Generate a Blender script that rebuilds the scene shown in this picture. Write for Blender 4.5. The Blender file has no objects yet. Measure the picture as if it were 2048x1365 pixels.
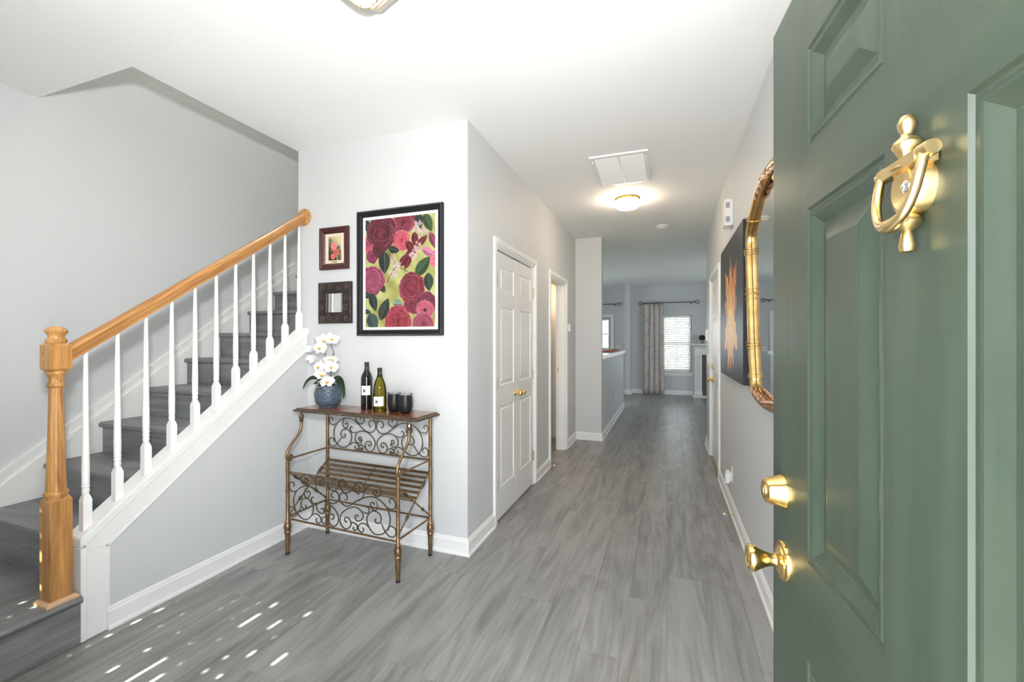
import bpy, bmesh, math, random
import numpy as np
from mathutils import Vector, Matrix

random.seed(7)
S = bpy.context.scene
COL = S.collection
PI = math.pi

# ------------------------------------------------------------------ camera, world, sun, exposure
YAW = 0.3448
cam_d = bpy.data.cameras.new('camera')
cam = bpy.data.objects.new('camera', cam_d)
COL.objects.link(cam)
cam.location = (0, 0, 1.352)
cam.rotation_euler = (PI / 2, 0, YAW)
cam_d.sensor_width = 36
cam_d.lens = 863.0 / 2048 * 36
cam_d.shift_y = -0.0006
cam_d.clip_start = 0.02
cam_d.clip_end = 200
S.camera = cam

S.view_settings.view_transform = 'Standard'
S.view_settings.look = 'None'
S.view_settings.gamma = 1
S.view_settings.use_curve_mapping = False
S.view_settings.exposure = 0.46
S.cycles.use_denoising = True
S.cycles.max_bounces = 10
S.cycles.diffuse_bounces = 7
S.cycles.sample_clamp_indirect = 6
S.cycles.caustics_reflective = False
S.cycles.caustics_refractive = False

world = bpy.data.worlds.new('world')
S.world = world
world.use_nodes = True
bg = world.node_tree.nodes['Background']
bg.inputs[0].default_value = (0.875, 0.94, 1.0, 1)
bg.inputs[1].default_value = 12.0

sun_d = bpy.data.lights.new('sun', 'SUN')
sun_d.energy = 30
sun_d.angle = 0.009
sun_d.color = (1.0, 0.95, 0.86)
sun = bpy.data.objects.new('sun', sun_d)
COL.objects.link(sun)
sun.rotation_euler = Vector((0.06, 1.0, -1.12)).to_track_quat('-Z', 'Y').to_euler()
sun.location = (0, -8, 8)

# the photographer's flash, held just above the camera in the doorway and turned up to the left
fl_d = bpy.data.lights.new('camera_flash', 'SPOT')
fl_d.energy = 190
fl_d.color = (1.0, 0.985, 0.96)
fl_d.shadow_soft_size = 0.05
fl_d.spot_size = math.radians(150)
fl_d.spot_blend = 0.9
fl = bpy.data.objects.new('camera_flash', fl_d)
COL.objects.link(fl)
fl.location = (-0.12, 0.02, 1.72)
fl.rotation_euler = Vector((-0.60, 0.62, 0.50)).to_track_quat('-Z', 'Y').to_euler()

# openings that let the sky in: sampling guides only
def portal(loc, rot, sx, sy):
    d = bpy.data.lights.new('portal', 'AREA')
    d.shape = 'RECTANGLE'; d.size = sx; d.size_y = sy
    d.cycles.is_portal = True
    o = bpy.data.objects.new('sky_portal', d); COL.objects.link(o)
    o.location = loc; o.rotation_euler = rot
portal((-0.185, -0.10, 1.0), (PI / 2, 0, 0), 1.0, 2.1)
portal((0.225, 11.60, 1.26), (-PI / 2, 0, 0), 0.75, 1.5)
portal((-4.32, 9.0, 1.4), (PI/2, 0, -PI/2), 1.0, 1.3)
portal((3.32, 9.0, 1.4), (PI/2, 0, PI/2), 1.0, 1.3)
portal((-1.85, 11.60, 1.5), (-PI / 2, 0, 0), 1.0, 1.0)

# ------------------------------------------------------------------ helpers
class MB:
    def __init__(s): s.v = []; s.f = []
    def add(s, vs, fs, M=None):
        b = len(s.v)
        if M is not None: vs = [tuple(M @ Vector(p)) for p in vs]
        s.v += [tuple(p) for p in vs]
        s.f += [tuple(i + b for i in f) for f in fs]
        return s
    def box(s, x0, x1, y0, y1, z0, z1, M=None):
        vs = [(x0,y0,z0),(x1,y0,z0),(x1,y1,z0),(x0,y1,z0),(x0,y0,z1),(x1,y0,z1),(x1,y1,z1),(x0,y1,z1)]
        return s.add(vs, [(0,3,2,1),(4,5,6,7),(0,1,5,4),(1,2,6,5),(2,3,7,6),(3,0,4,7)], M)
    def rings(s, rings, cap0=True, cap1=True, closed=False, M=None):
        n = len(rings[0]); vs = [p for r in rings for p in r]; fs = []
        m = len(rings)
        for i in range(m if closed else m - 1):
            a = i * n; b = ((i + 1) % m) * n
            for j in range(n):
                k = (j + 1) % n
                fs.append((a + j, a + k, b + k, b + j))
        if not closed:
            if cap0: fs.append(tuple(range(n - 1, -1, -1)))
            if cap1: fs.append(tuple((m - 1) * n + j for j in range(n)))
        return s.add(vs, fs, M)
    def lathe(s, prof, seg=24, M=None, cap=True):
        return s.rings([[(r * math.cos(2*PI*j/seg), r * math.sin(2*PI*j/seg), z) for j in range(seg)] for r, z in prof], cap, cap, M=M)
    def tube(s, path, r, seg=8, closed=False, M=None, flat=1.0):
        P = [Vector(p) for p in path]; n = len(P)
        rs = r if isinstance(r, (list, tuple)) else [r] * n
        rings = []; up = None
        for i in range(n):
            a = P[(i - 1) % n] if (closed or i > 0) else P[i]
            b = P[(i + 1) % n] if (closed or i < n - 1) else P[i]
            t = (b - a)
            t = t.normalized() if t.length > 1e-9 else Vector((0, 0, 1))
            if up is None:
                up = Vector((0, 0, 1)) if abs(t.z) < 0.9 else Vector((1, 0, 0))
            nrm = (up - t * up.dot(t))
            if nrm.length < 1e-6: nrm = t.orthogonal()
            nrm.normalize(); up = nrm; bi = t.cross(nrm)
            rings.append([tuple(P[i] + nrm * (rs[i] * math.cos(2*PI*j/seg)) + bi * (rs[i] * flat * math.sin(2*PI*j/seg))) for j in range(seg)])
        return s.rings(rings, closed=closed, M=M)
    def prism(s, poly, d0, d1, f):
        """poly: 2-D points; f(a,b,d)->3-D"""
        n = len(poly)
        vs = [f(a, b, d0) for a, b in poly] + [f(a, b, d1) for a, b in poly]
        fs = [tuple(range(n - 1, -1, -1)), tuple(range(n, 2 * n))] + [(i, (i+1) % n, n + (i+1) % n, n + i) for i in range(n)]
        return s.add(vs, fs)
    def rect_loft(s, x0, x1, z0, z1, steps, close=True, M=None):
        """nested rectangles in the XZ plane; steps = (inset, y)"""
        rr = [[(x0+i, y, z0+i), (x1-i, y, z0+i), (x1-i, y, z1-i), (x0+i, y, z1-i)] for i, y in steps]
        return s.rings(rr, cap0=False, cap1=close, M=M)
    def ball(s, c, r, seg=12, rings=8, sx=1, sy=1, sz=1, M=None):
        prof = [(r * math.sin(PI * i / rings), -r * math.cos(PI * i / rings)) for i in range(rings + 1)]
        rr = [[(c[0] + sx * max(q, 1e-5) * math.cos(2*PI*j/seg), c[1] + sy * max(q, 1e-5) * math.sin(2*PI*j/seg), c[2] + sz * z) for j in range(seg)] for q, z in prof]
        return s.rings(rr, M=M)
    def mesh(s, name, mat, smooth=0, bevel=0, bseg=2):
        me = bpy.data.meshes.new(name)
        me.from_pydata(s.v, [], s.f)
        bm = bmesh.new(); bm.from_mesh(me)
        if bevel:
            ed = [e for e in bm.edges if len(e.link_faces) == 2 and e.calc_face_angle(0) > 0.6]
            bmesh.ops.bevel(bm, geom=ed, offset=bevel, segments=bseg, affect='EDGES', clamp_overlap=True)
        bmesh.ops.recalc_face_normals(bm, faces=bm.faces)
        bm.to_mesh(me); bm.free()
        me.materials.append(mat)
        if smooth:
            me.polygons.foreach_set('use_smooth', [True] * len(me.polygons))
            me.set_sharp_from_angle(angle=math.radians(smooth))
        return me
    def build(s, name, mat, parent=None, smooth=0, bevel=0, bseg=2, loc=None, rot=None):
        return link(name, s.mesh(name, mat, smooth, bevel, bseg), parent, loc, rot)

def link(name, me, parent=None, loc=None, rot=None):
    o = bpy.data.objects.new(name, me); COL.objects.link(o)
    if parent is not None: o.parent = parent
    if loc is not None: o.location = loc
    if rot is not None: o.rotation_euler = rot
    return o
def tag(o, label=None, cat=None, group=None, kind=None):
    if label: o['label'] = label
    if cat: o['category'] = cat
    if group: o['group'] = group
    if kind: o['kind'] = kind
    return o
def thing(name, label, cat, loc=(0, 0, 0), rz=0, group=None, kind=None):
    o = bpy.data.objects.new(name, None); COL.objects.link(o)
    o.empty_display_size = 0.1
    o.location = loc; o.rotation_euler = (0, 0, rz)
    return tag(o, label, cat, group, kind)
def struct(o, label=None, cat=None):
    return tag(o, label, cat, kind='structure')
def smoothpath(pts, n=5, closed=False):
    P = [np.array(p, float) for p in pts]; m = len(P); out = []
    rng = range(m if closed else m - 1)
    for i in rng:
        p1 = P[i]; p2 = P[(i+1) % m]
        p0 = P[i-1] if (i > 0 or closed) else 2*p1 - p2
        p3 = P[(i+2) % m] if (i < m-2 or closed) else 2*p2 - p1
        for k in range(n):
            t = k / n
            out.append(tuple(0.5*((2*p1) + (-p0+p2)*t + (2*p0-5*p1+4*p2-p3)*t*t + (-p0+3*p1-3*p2+p3)*t**3)))
    if not closed: out.append(tuple(P[-1]))
    return out
def T(x=0, y=0, z=0): return Matrix.Translation((x, y, z))
def R(a, ax): return Matrix.Rotation(a, 4, ax)
def sweep(name, path, prof, mat, parent=None, side=1, z=0.0):
    """profile (offset, height) swept along a floor polyline with mitred corners; side=1 offsets to the left of travel"""
    P = [Vector((p[0], p[1])) for p in path]; n = len(P); rings = []
    for i in range(n):
        d0 = (P[i] - P[i-1]).normalized() if i > 0 else None
        d1 = (P[i+1] - P[i]).normalized() if i < n-1 else None
        if d0 is None: d0 = d1
        if d1 is None: d1 = d0
        n0 = Vector((-d0.y, d0.x)) * side; n1 = Vector((-d1.y, d1.x)) * side
        m = (n0 + n1)
        m = m / max(m.dot(n0), 0.2)
        rings.append([(P[i].x + m.x*o, P[i].y + m.y*o, z + h) for o, h in prof])
    b = MB(); b.rings(rings)
    return b.build(name, mat, parent)

# ------------------------------------------------------------------ materials
def newmat(name):
    m = bpy.data.materials.new(name); m.use_nodes = True
    nt = m.node_tree; b = nt.nodes['Principled BSDF']
    return m, nt, b
def mat(name, col, rough=0.5, metal=0.0, spec=0.5, var=0.0, vscale=4.0, stretch=(1,1,1), bump=0.0, bscale=200.0, coat=0.0, detail=4, bstretch=None):
    m, nt, b = newmat(name)
    b.inputs['Base Color'].default_value = (*col, 1)
    b.inputs['Roughness'].default_value = rough
    b.inputs['Metallic'].default_value = metal
    b.inputs['Specular IOR Level'].default_value = spec
    b.inputs['Coat Weight'].default_value = coat
    if var or bump:
        tc = nt.nodes.new('ShaderNodeTexCoord')
    if var:
        mp = nt.nodes.new('ShaderNodeMapping'); mp.inputs['Scale'].default_value = stretch
        nz = nt.nodes.new('ShaderNodeTexNoise'); nz.inputs['Scale'].default_value = vscale; nz.inputs['Detail'].default_value = detail
        cr = nt.nodes.new('ShaderNodeValToRGB')
        cr.color_ramp.elements[0].position = 0.3; cr.color_ramp.elements[1].position = 0.7
        cr.color_ramp.elements[0].color = (*[c*(1-var) for c in col], 1)
        cr.color_ramp.elements[1].color = (*[min(1, c*(1+var)) for c in col], 1)
        nt.links.new(tc.outputs['Object'], mp.inputs[0]); nt.links.new(mp.outputs[0], nz.inputs['Vector'])
        nt.links.new(nz.outputs['Fac'], cr.inputs[0]); nt.links.new(cr.outputs[0], b.inputs['Base Color'])
    if bump:
        n2 = nt.nodes.new('ShaderNodeTexNoise'); n2.inputs['Scale'].default_value = bscale; n2.inputs['Detail'].default_value = 3
        bp = nt.nodes.new('ShaderNodeBump'); bp.inputs['Strength'].default_value = bump; bp.inputs['Distance'].default_value = 0.002
        if bstretch:
            m2 = nt.nodes.new('ShaderNodeMapping'); m2.inputs['Scale'].default_value = bstretch
            nt.links.new(tc.outputs['Object'], m2.inputs[0]); nt.links.new(m2.outputs[0], n2.inputs['Vector'])
        else:
            nt.links.new(tc.outputs['Object'], n2.inputs['Vector'])
        nt.links.new(n2.outputs['Fac'], bp.inputs['Height']); nt.links.new(bp.outputs[0], b.inputs['Normal'])
    return m
def emit(name, col, strength, base=(0.9, 0.9, 0.88)):
    m, nt, b = newmat(name)
    b.inputs['Base Color'].default_value = (*base, 1)
    b.inputs['Emission Color'].default_value = (*col, 1)
    b.inputs['Emission Strength'].default_value = strength
    b.inputs['Roughness'].default_value = 0.3
    return m
def woodmat(name, c0, c1, axis, rough=0.35, rand=0.0, broad=6.0, fine=60.0, thin=0.07, coat=0.0, bump=0.15):
    """streaky grain along one object axis; optional tone shift per piece"""
    m, nt, b = newmat(name); N = nt.nodes; L = nt.links
    tc = N.new('ShaderNodeTexCoord'); oi = N.new('ShaderNodeObjectInfo')
    off = N.new('ShaderNodeVectorMath'); off.operation = 'MULTIPLY_ADD'
    cmb = N.new('ShaderNodeCombineXYZ')
    for i in range(3): L.new(oi.outputs['Random'], cmb.inputs[i])
    off.inputs[1].default_value = (37.0, 53.0, 29.0)
    L.new(cmb.outputs[0], off.inputs[0]); L.new(tc.outputs['Object'], off.inputs[2])
    def noise(sc, st, dist, det):
        mp = N.new('ShaderNodeMapping'); v = [1, 1, 1]; v['xyz'.index(axis)] = st; mp.inputs['Scale'].default_value = v
        nz = N.new('ShaderNodeTexNoise'); nz.inputs['Scale'].default_value = sc; nz.inputs['Detail'].default_value = det; nz.inputs['Distortion'].default_value = dist
        L.new(off.outputs[0], mp.inputs[0]); L.new(mp.outputs[0], nz.inputs['Vector']); return nz
    n1 = noise(broad, thin*1.6, 2.0, 6); n2 = noise(fine, thin*0.4, 0.3, 3)
    ad = N.new('ShaderNodeMath'); ad.operation = 'MULTIPLY_ADD'; ad.inputs[1].default_value = 0.45
    L.new(n2.outputs['Fac'], ad.inputs[0]); L.new(n1.outputs['Fac'], ad.inputs[2])
    last = ad
    if rand:
        a2 = N.new('ShaderNodeMath'); a2.operation = 'MULTIPLY_ADD'; a2.inputs[1].default_value = rand
        L.new(oi.outputs['Random'], a2.inputs[0]); L.new(ad.outputs[0], a2.inputs[2]); last = a2
    cr = N.new('ShaderNodeValToRGB')
    cr.color_ramp.elements[0].position = 0.42; cr.color_ramp.elements[1].position = 0.95
    cr.color_ramp.elements[0].color = (*c0, 1); cr.color_ramp.elements[1].color = (*c1, 1)
    L.new(last.outputs[0], cr.inputs[0]); L.new(cr.outputs[0], b.inputs['Base Color'])
    b.inputs['Roughness'].default_value = rough; b.inputs['Coat Weight'].default_value = coat; b.inputs['Coat Roughness'].default_value = 0.15
    bp = N.new('ShaderNodeBump'); bp.inputs['Strength'].default_value = bump; bp.inputs['Distance'].default_value = 0.001
    L.new(n2.outputs['Fac'], bp.inputs['Height']); L.new(bp.outputs[0], b.inputs['Normal'])
    return m
def printmat(name, rough=0.35, coat=0.0):
    m, nt, b = newmat(name)
    at = nt.nodes.new('ShaderNodeAttribute'); at.attribute_name = 'print'
    nt.links.new(at.outputs['Color'], b.inputs['Base Color'])
    b.inputs['Roughness'].default_value = rough; b.inputs['Coat Weight'].default_value = coat; b.inputs['Coat Roughness'].default_value = 0.08
    return m

M_wall = mat('wall_paint', (0.60, 0.612, 0.62), 0.55, var=0.012, vscale=1.2, bump=0.05, bscale=350)
M_ceil = mat('ceiling_paint', (0.86, 0.86, 0.855), 0.8, var=0.008, vscale=1.0)
M_trim = mat('white_trim', (0.83, 0.83, 0.82), 0.32, var=0.012, vscale=3)
M_wdoor = mat('white_door_paint', (0.80, 0.795, 0.78), 0.35, bump=0.08, bscale=40, bstretch=(6, 6, 0.4))
M_plank = woodmat('grey_plank', (0.128, 0.125, 0.122), (0.325, 0.321, 0.316), 'y', 0.36, rand=0.16, broad=7, fine=70, thin=0.10)
M_tread = woodmat('stair_plank', (0.075, 0.079, 0.084), (0.235, 0.243, 0.252), 'x', 0.42, rand=0.1, broad=7, fine=70, thin=0.1)
M_landing = woodmat('landing_plank', (0.085, 0.088, 0.091), (0.25, 0.255, 0.26), 'y', 0.42, rand=0.1, broad=7, fine=70, thin=0.1)
M_sub = mat('subfloor', (0.05, 0.05, 0.05), 0.9)
M_oak = woodmat('golden_oak', (0.25, 0.095, 0.020), (0.60, 0.32, 0.105), 'z', 0.3, broad=22, fine=140, thin=0.05, coat=0.3)
M_oaky = woodmat('golden_oak_rail', (0.25, 0.088, 0.018), (0.58, 0.295, 0.092), 'y', 0.28, broad=22, fine=140, thin=0.05, coat=0.4)
M_oakraw = woodmat('pale_oak', (0.50, 0.30, 0.15), (0.72, 0.50, 0.31), 'y', 0.5, broad=20, fine=120)
M_baluster = mat('baluster_paint', (0.86, 0.86, 0.86), 0.3)
M_green = woodmat('green_door_paint', (0.025, 0.038, 0.026), (0.040, 0.056, 0.039), 'z', 0.36, broad=5, fine=45, thin=0.12, bump=0.6)
M_greenr = woodmat('green_rail_paint', (0.025, 0.038, 0.026), (0.040, 0.056, 0.039), 'x', 0.36, broad=5, fine=45, thin=0.12, bump=0.6)
M_brass = mat('polished_brass', (0.86, 0.60, 0.22), 0.13, 1.0)
M_brasss = mat('satin_brass', (0.78, 0.58, 0.28), 0.28, 1.0, var=0.1, vscale=30)
M_brassold = mat('dull_brass', (0.42, 0.36, 0.22), 0.4, 1.0)
M_bronze = mat('aged_bronze', (0.26, 0.165, 0.085), 0.36, 0.85, var=0.35, vscale=25)
M_bronze2 = mat('aged_bronze_scroll', (0.15, 0.115, 0.075), 0.34, 0.85, var=0.25, vscale=30)
M_walnut = woodmat('red_brown_top', (0.10, 0.028, 0.012), (0.34, 0.115, 0.05), 'x', 0.25, broad=10, fine=80, coat=0.5)
M_carved = mat('carved_edge', (0.085, 0.055, 0.035), 0.4, 0.3, var=0.6, vscale=90, bump=0.9, bscale=110)
M_black = mat('black_plastic', (0.012, 0.012, 0.013), 0.4)
M_blackf = mat('black_frame', (0.008, 0.0085, 0.011), 0.45, spec=0.3, bump=0.1, bscale=60)
M_beadf = mat('grey_bead', (0.085, 0.085, 0.09), 0.35)
M_maroonf = mat('maroon_frame', (0.060, 0.014, 0.017), 0.3, var=0.25, vscale=20)
M_linen = mat('cream_liner', (0.72, 0.62, 0.48), 0.8, bump=0.2, bscale=900)
M_mat_white = mat('white_mount', (0.85, 0.85, 0.86), 0.6)
M_mirror = mat('mirror_glass', (0.93, 0.94, 0.94), 0.02, 1.0)
M_gold = mat('antique_gold', (0.62, 0.42, 0.17), 0.3, 1.0, var=0.22, vscale=14)
M_copper = mat('rose_gold', (0.62, 0.38, 0.26), 0.3, 1.0, var=0.25, vscale=20)
M_dark = mat('dark_groove', (0.03, 0.02, 0.012), 0.6)
M_pot = mat('blue_glaze', (0.062, 0.095, 0.128), 0.4, var=0.25, vscale=60)
M_soil = mat('bark', (0.06, 0.045, 0.03), 0.9, var=0.5, vscale=80)
M_leaf = mat('dark_leaf', (0.012, 0.028, 0.014), 0.3)
M_stem = mat('stem', (0.05, 0.05, 0.03), 0.6)
M_root = mat('pale_root', (0.5, 0.48, 0.2), 0.6)
M_petal = mat('white_petal', (0.88, 0.88, 0.86), 0.5)
M_lip = mat('yellow_lip', (0.65, 0.42, 0.06), 0.5, var=0.4, vscale=100)
M_cup = mat('matte_black', (0.008, 0.0085, 0.010), 0.38, spec=0.35)
M_paper = mat('label_paper', (0.82, 0.82, 0.80), 0.7)
M_ink = mat('label_ink', (0.02, 0.02, 0.02), 0.7)
M_inkg = mat('label_ink_grey', (0.45, 0.45, 0.46), 0.7)
M_foil = mat('capsule', (0.02, 0.02, 0.021), 0.42)
M_plastic = mat('white_plastic', (0.82, 0.82, 0.80), 0.35)
M_greyp = mat('grey_grille', (0.35, 0.35, 0.35), 0.5)
M_vent = mat('vent_enamel', (0.80, 0.80, 0.78), 0.4)
M_iron = mat('rod_metal', (0.10, 0.10, 0.10), 0.35, 0.8)
M_bark = mat('dark_mirror_frame', (0.022, 0.016, 0.013), 0.45, var=0.5, vscale=20)
M_emboss = mat('embossed_copper', (0.20, 0.11, 0.08), 0.4, 0.3)
M_terracotta = mat('terracotta', (0.45, 0.15, 0.09), 0.6)
M_grey_topiary_pot = mat('grey_planter', (0.33, 0.33, 0.31), 0.7)
M_topiary = mat('topiary_leaf', (0.012, 0.025, 0.012), 0.6)
M_firebox = mat('slate_surround', (0.10, 0.09, 0.075), 0.4, var=0.3, vscale=20)
M_concrete = mat('porch_concrete', (0.50, 0.49, 0.47), 0.9, var=0.1, vscale=2)
M_lawn = mat('lawn', (0.22, 0.24, 0.12), 0.95, var=0.2, vscale=3)
M_blind = mat('blind_slat', (0.80, 0.80, 0.78), 0.5)
M_blind2, _nt, _b = newmat('backlit_blind_slat')
_b.inputs['Base Color'].default_value = (0.8, 0.8, 0.78, 1)
_tr = _nt.nodes.new('ShaderNodeBsdfTranslucent'); _tr.inputs[0].default_value = (0.9, 0.9, 0.88, 1)
_mx = _nt.nodes.new('ShaderNodeMixShader'); _mx.inputs[0].default_value = 0.10
_nt.links.new(_b.outputs[0], _mx.inputs[1]); _nt.links.new(_tr.outputs[0], _mx.inputs[2]); _nt.links.new(_mx.outputs[0], _nt.nodes['Material Output'].inputs[0])
def glassmat(name, col, rough=0.0, thin=False):
    m, nt, b = newmat(name)
    b.inputs['Base Color'].default_value = (*col, 1); b.inputs['Roughness'].default_value = rough
    b.inputs['Transmission Weight'].default_value = 1.0; b.inputs['IOR'].default_value = 1.45
    if thin:
        out = nt.nodes['Material Output']; tr = nt.nodes.new('ShaderNodeBsdfTransparent'); gl = nt.nodes.new('ShaderNodeBsdfGlossy')
        gl.inputs['Roughness'].default_value = 0.02
        fr = nt.nodes.new('ShaderNodeFresnel'); fr.inputs[0].default_value = 1.3
        mx = nt.nodes.new('ShaderNodeMixShader'); tr.inputs[0].default_value = (*col, 1)
        nt.links.new(fr.outputs[0], mx.inputs[0]); nt.links.new(tr.outputs[0], mx.inputs[1]); nt.links.new(gl.outputs[0], mx.inputs[2])
        nt.links.new(mx.outputs[0], out.inputs[0])
    return m
M_pane = glassmat('window_glass', (0.95, 0.97, 0.97), thin=True)
M_lid = glassmat('clear_lid', (0.92, 0.94, 0.95), thin=True)
M_redwine = mat('dark_bottle', (0.004, 0.004, 0.005), 0.06, spec=0.7)
M_wine = glassmat('olive_bottle', (0.68, 0.63, 0.24), thin=True)
M_lamp = emit('opal_glass_lit', (1.0, 0.80, 0.58), 42.0)
M_lampbath = emit('bath_bulb', (1.0, 0.66, 0.36), 90.0)
M_lampup = emit('upstairs_globe', (1.0, 0.94, 0.80), 70.0)
M_facet = emit('lantern_glass_lit', (1.0, 0.93, 0.82), 14.0, (0.8, 0.76, 0.66))
M_pinkpan = mat('fixture_pan', (0.62, 0.55, 0.48), 0.3, 0.2)

# ------------------------------------------------------------------ the shell
XH, YP, XK, X5, YO, XL = -1.18, 2.46, -2.465, -2.555, 1.41, -3.39
YE, XS, XR, YB, H = 5.86, -0.828, 0.485, 11.5, 2.743
WT = 0.115
YF0, YF1 = -0.06, 0.10           # front wall
DX0, DX1, DH = -0.66, 0.29, 2.05  # front door opening
XE0, XE1, YR = -4.2, 3.2, 6.15    # kitchen / living room extents, end of the right hall wall

# outside ground and an added roof slab that keeps sun out of the doorway
b = MB(); b.box(-14, 14, -16, YF0 - 0.0, -0.20, -0.12); struct(b.build('ground_front', M_concrete), 'pale concrete drive in front of the house', 'ground')
b = MB(); b.box(-14, 14, YB + 0.16, 30, -0.35, -0.22); struct(b.build('ground_rear', M_lawn), 'sunlit lawn behind the house', 'ground')
b = MB(); b.box(-1.35, 1.6, -2.5, YF0 - 0.002, 2.30, 2.42); struct(b.build('sun_block_roof', M_ceil), 'flat unseen roof added above the front door to block the sun', 'roof')

# floor: sub-floor with individual planks laid along the hall
b = MB()
b.box(XE0, XE1, YF0, YB + 0.1, -0.12, -0.009)
floor = struct(b.build('floor', M_sub), 'grey wood plank floor running down the hall', 'floor')
PW, PL = 0.184, 1.22
def plankmesh():
    b = MB(); c = 0.0008; w = PW/2 - 0.0002; l = PL/2 - 0.0002
    b.rings([[(-w,-l,-0.009),(w,-l,-0.009),(w,l,-0.009),(-w,l,-0.009)], [(-w,-l,-c),(w,-l,-c),(w,l,-c),(-w,l,-c)], [(-w+c,-l+c,0),(w-c,-l+c,0),(w-c,l-c,0),(-w+c,l-c,0)]])
    return b.mesh('plank', M_plank)
plank_me = plankmesh()
joint = {-2: 1.88, -1: 2.35, 0: 2.638, -3: 2.482, -4: 2.16}
rp = random.Random(3)
def lay(k, y0, y1):
    off = joint.get(k, rp.uniform(0, PL)) % PL
    y = off - PL * 2
    while y < y1:
        a, c = max(y, y0), min(y + PL, y1)
        if c - a > 0.02:
            o = link('plank', plank_me, floor, ((k + 0.5) * PW, (a + c) / 2, 0)); o.scale.y = (c - a) / PL
        y += PL
for k in range(-22, 18):
    xa, xb = k * PW, (k + 1) * PW
    if xb <= -2.45 + 0.02:
        continue
    if xb < XH - 0.02: lay(k, YF0, YP + 0.05)
    elif xa < XR + 0.02: lay(k, YF0, YB + 0.05)
    elif xa < 1.3: lay(k, YR, YB + 0.05)
# plain continuations of the same floor where nothing can be told apart
b = MB(); b.box(XE0, -1.288, 3.0, YB, -0.009, -0.001); b.box(7*PW + PW, XE1, YR, YB, -0.009, -0.001)
b.build('floor_rest', M_plank, floor)

# ceiling, with the stairwell left open
b = MB()
b.box(X5, XE1, YF0, YB + 0.2, H, H + 0.28)
b.box(XL - 0.15, X5, YF0, YO, H, H + 0.28)
b.box(XE0, X5, 4.75, YB + 0.2, H, H + 0.28)
struct(b.build('ceiling', M_ceil), 'smooth white ceiling with the stairwell cut through it', 'ceiling')
b = MB(); b.box(XL - 0.15, X5 + 0.2, YO - 0.15, 4.75, 5.3, 5.4)
struct(b.build('ceiling_upper', M_ceil), 'upper ceiling high above the stairwell', 'ceiling')

# walls
b = MB(); b.box(XL - 0.15, XL, YF0, 4.75, -0.1, 5.3); struct(b.build('wall_left', M_wall), 'tall light grey wall along the left of the stairs', 'wall')
b = MB()
WX0, WX1, WZ0, WZ1 = -2.85, -1.50, 0.80, 2.05   # front window beside the door, out of the picture
b.box(XL, WX0, YF0, YF1, 0, H); b.box(WX0, WX1, YF0, YF1, 0, WZ0); b.box(WX0, WX1, YF0, YF1, WZ1, H)
b.box(WX1, DX0, YF0, YF1, 0, H); b.box(DX0, DX1, YF0, YF1, DH, H); b.box(DX1, XR + WT, YF0, YF1, 0, H)
struct(b.build('wall_front', M_wall), 'front wall with the entrance door opening', 'wall')
b = MB(); b.box(X5, XH, YP, YP + WT, 0, H); struct(b.build('wall_entry', M_wall), 'pale grey wall holding the framed pictures', 'wall')
b = MB()
CY0, CY1, BY0, BY1, OZ = 2.945, 3.895, 4.50, 5.24, 2.045
b.box(XH - WT, XH, YP + WT, CY0, 0, H); b.box(XH - WT, XH, CY0, CY1, OZ, H); b.box(XH - WT, XH, CY1, BY0, 0, H)
b.box(XH - WT, XH, BY0, BY1, OZ, H); b.box(XH - WT, XH, BY1, YE, 0, H)
struct(b.build('wall_hall', M_wall), 'grey hall wall with closet and bathroom openings', 'wall')
b = MB(); b.box(XE0, XS, YE, YE + WT, 0, H); struct(b.build('wall_stub', M_wall), 'narrow full-height wall return at the end of the hall', 'wall')
GY0, GY1 = 4.66, 5.53
b = MB()
b.box(XR, XR + WT, YF1, GY0, 0, H); b.box(XR, XR + WT, GY0, GY1, OZ, H); b.box(XR, XR + WT, GY1, YR, 0, H)
b.box(XR + WT, XE1, YR - WT, YR, 0, H)
struct(b.build('wall_right', M_wall), 'right hall wall carrying the mirror and the leaf painting', 'wall')
b = MB(); b.box(XR + WT, XR + WT + 0.05, YF1, YR - WT, 0, H); struct(b.build('wall_garage', M_wall), 'wall of the space beyond the right hall wall', 'wall')
b = MB(); b.box(XS - WT, XS, YE + WT, 9.0, 0, 1.105); struct(b.build('wall_half', M_wall), 'half-height grey wall between hall and kitchen', 'wall')
# back wall with two windows, and a short wing wall between nook and living room
W1 = (-0.115, 0.565, 0.56, 1.98); W2 = (-2.35, -1.40, 1.10, 1.94)
b = MB(); t0, t1 = YB, YB + 0.15
b.box(XE0, W2[0], t0, t1, 0, H); b.box(W2[0], W2[1], t0, t1, 0, W2[2]); b.box(W2[0], W2[1], t0, t1, W2[3], H)
b.box(W2[1], W1[0], t0, t1, 0, H); b.box(W1[0], W1[1], t0, t1, 0, W1[2]); b.box(W1[0], W1[1], t0, t1, W1[3], H); b.box(W1[1], XE1, t0, t1, 0, H)
struct(b.build('wall_back', M_wall), 'grey back wall with the living room window', 'wall')
b = MB(); b.box(-1.0, -0.865, 11.2, YB, 0, H); struct(b.build('wall_wing', M_wall), 'short wing wall beside the living room curtain', 'wall')
SW0, SW1, SWZ0, SWZ1 = 8.5, 9.5, 0.75, 2.05  # unseen side windows, added to bring more daylight into the back room
def sidewall(xa, xb_):
    b = MB(); b.box(xa, xb_, YE, SW0, 0, H); b.box(xa, xb_, SW1, YB + 0.15, 0, H); b.box(xa, xb_, SW0, SW1, 0, SWZ0); b.box(xa, xb_, SW0, SW1, SWZ1, H); return b
b = sidewall(XE0 - 0.1, XE0); struct(b.build('wall_kitchen', M_wall), 'far kitchen side wall', 'wall')
b = sidewall(XE1, XE1 + 0.1); struct(b.build('wall_living', M_wall), 'far living room side wall', 'wall')
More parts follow.
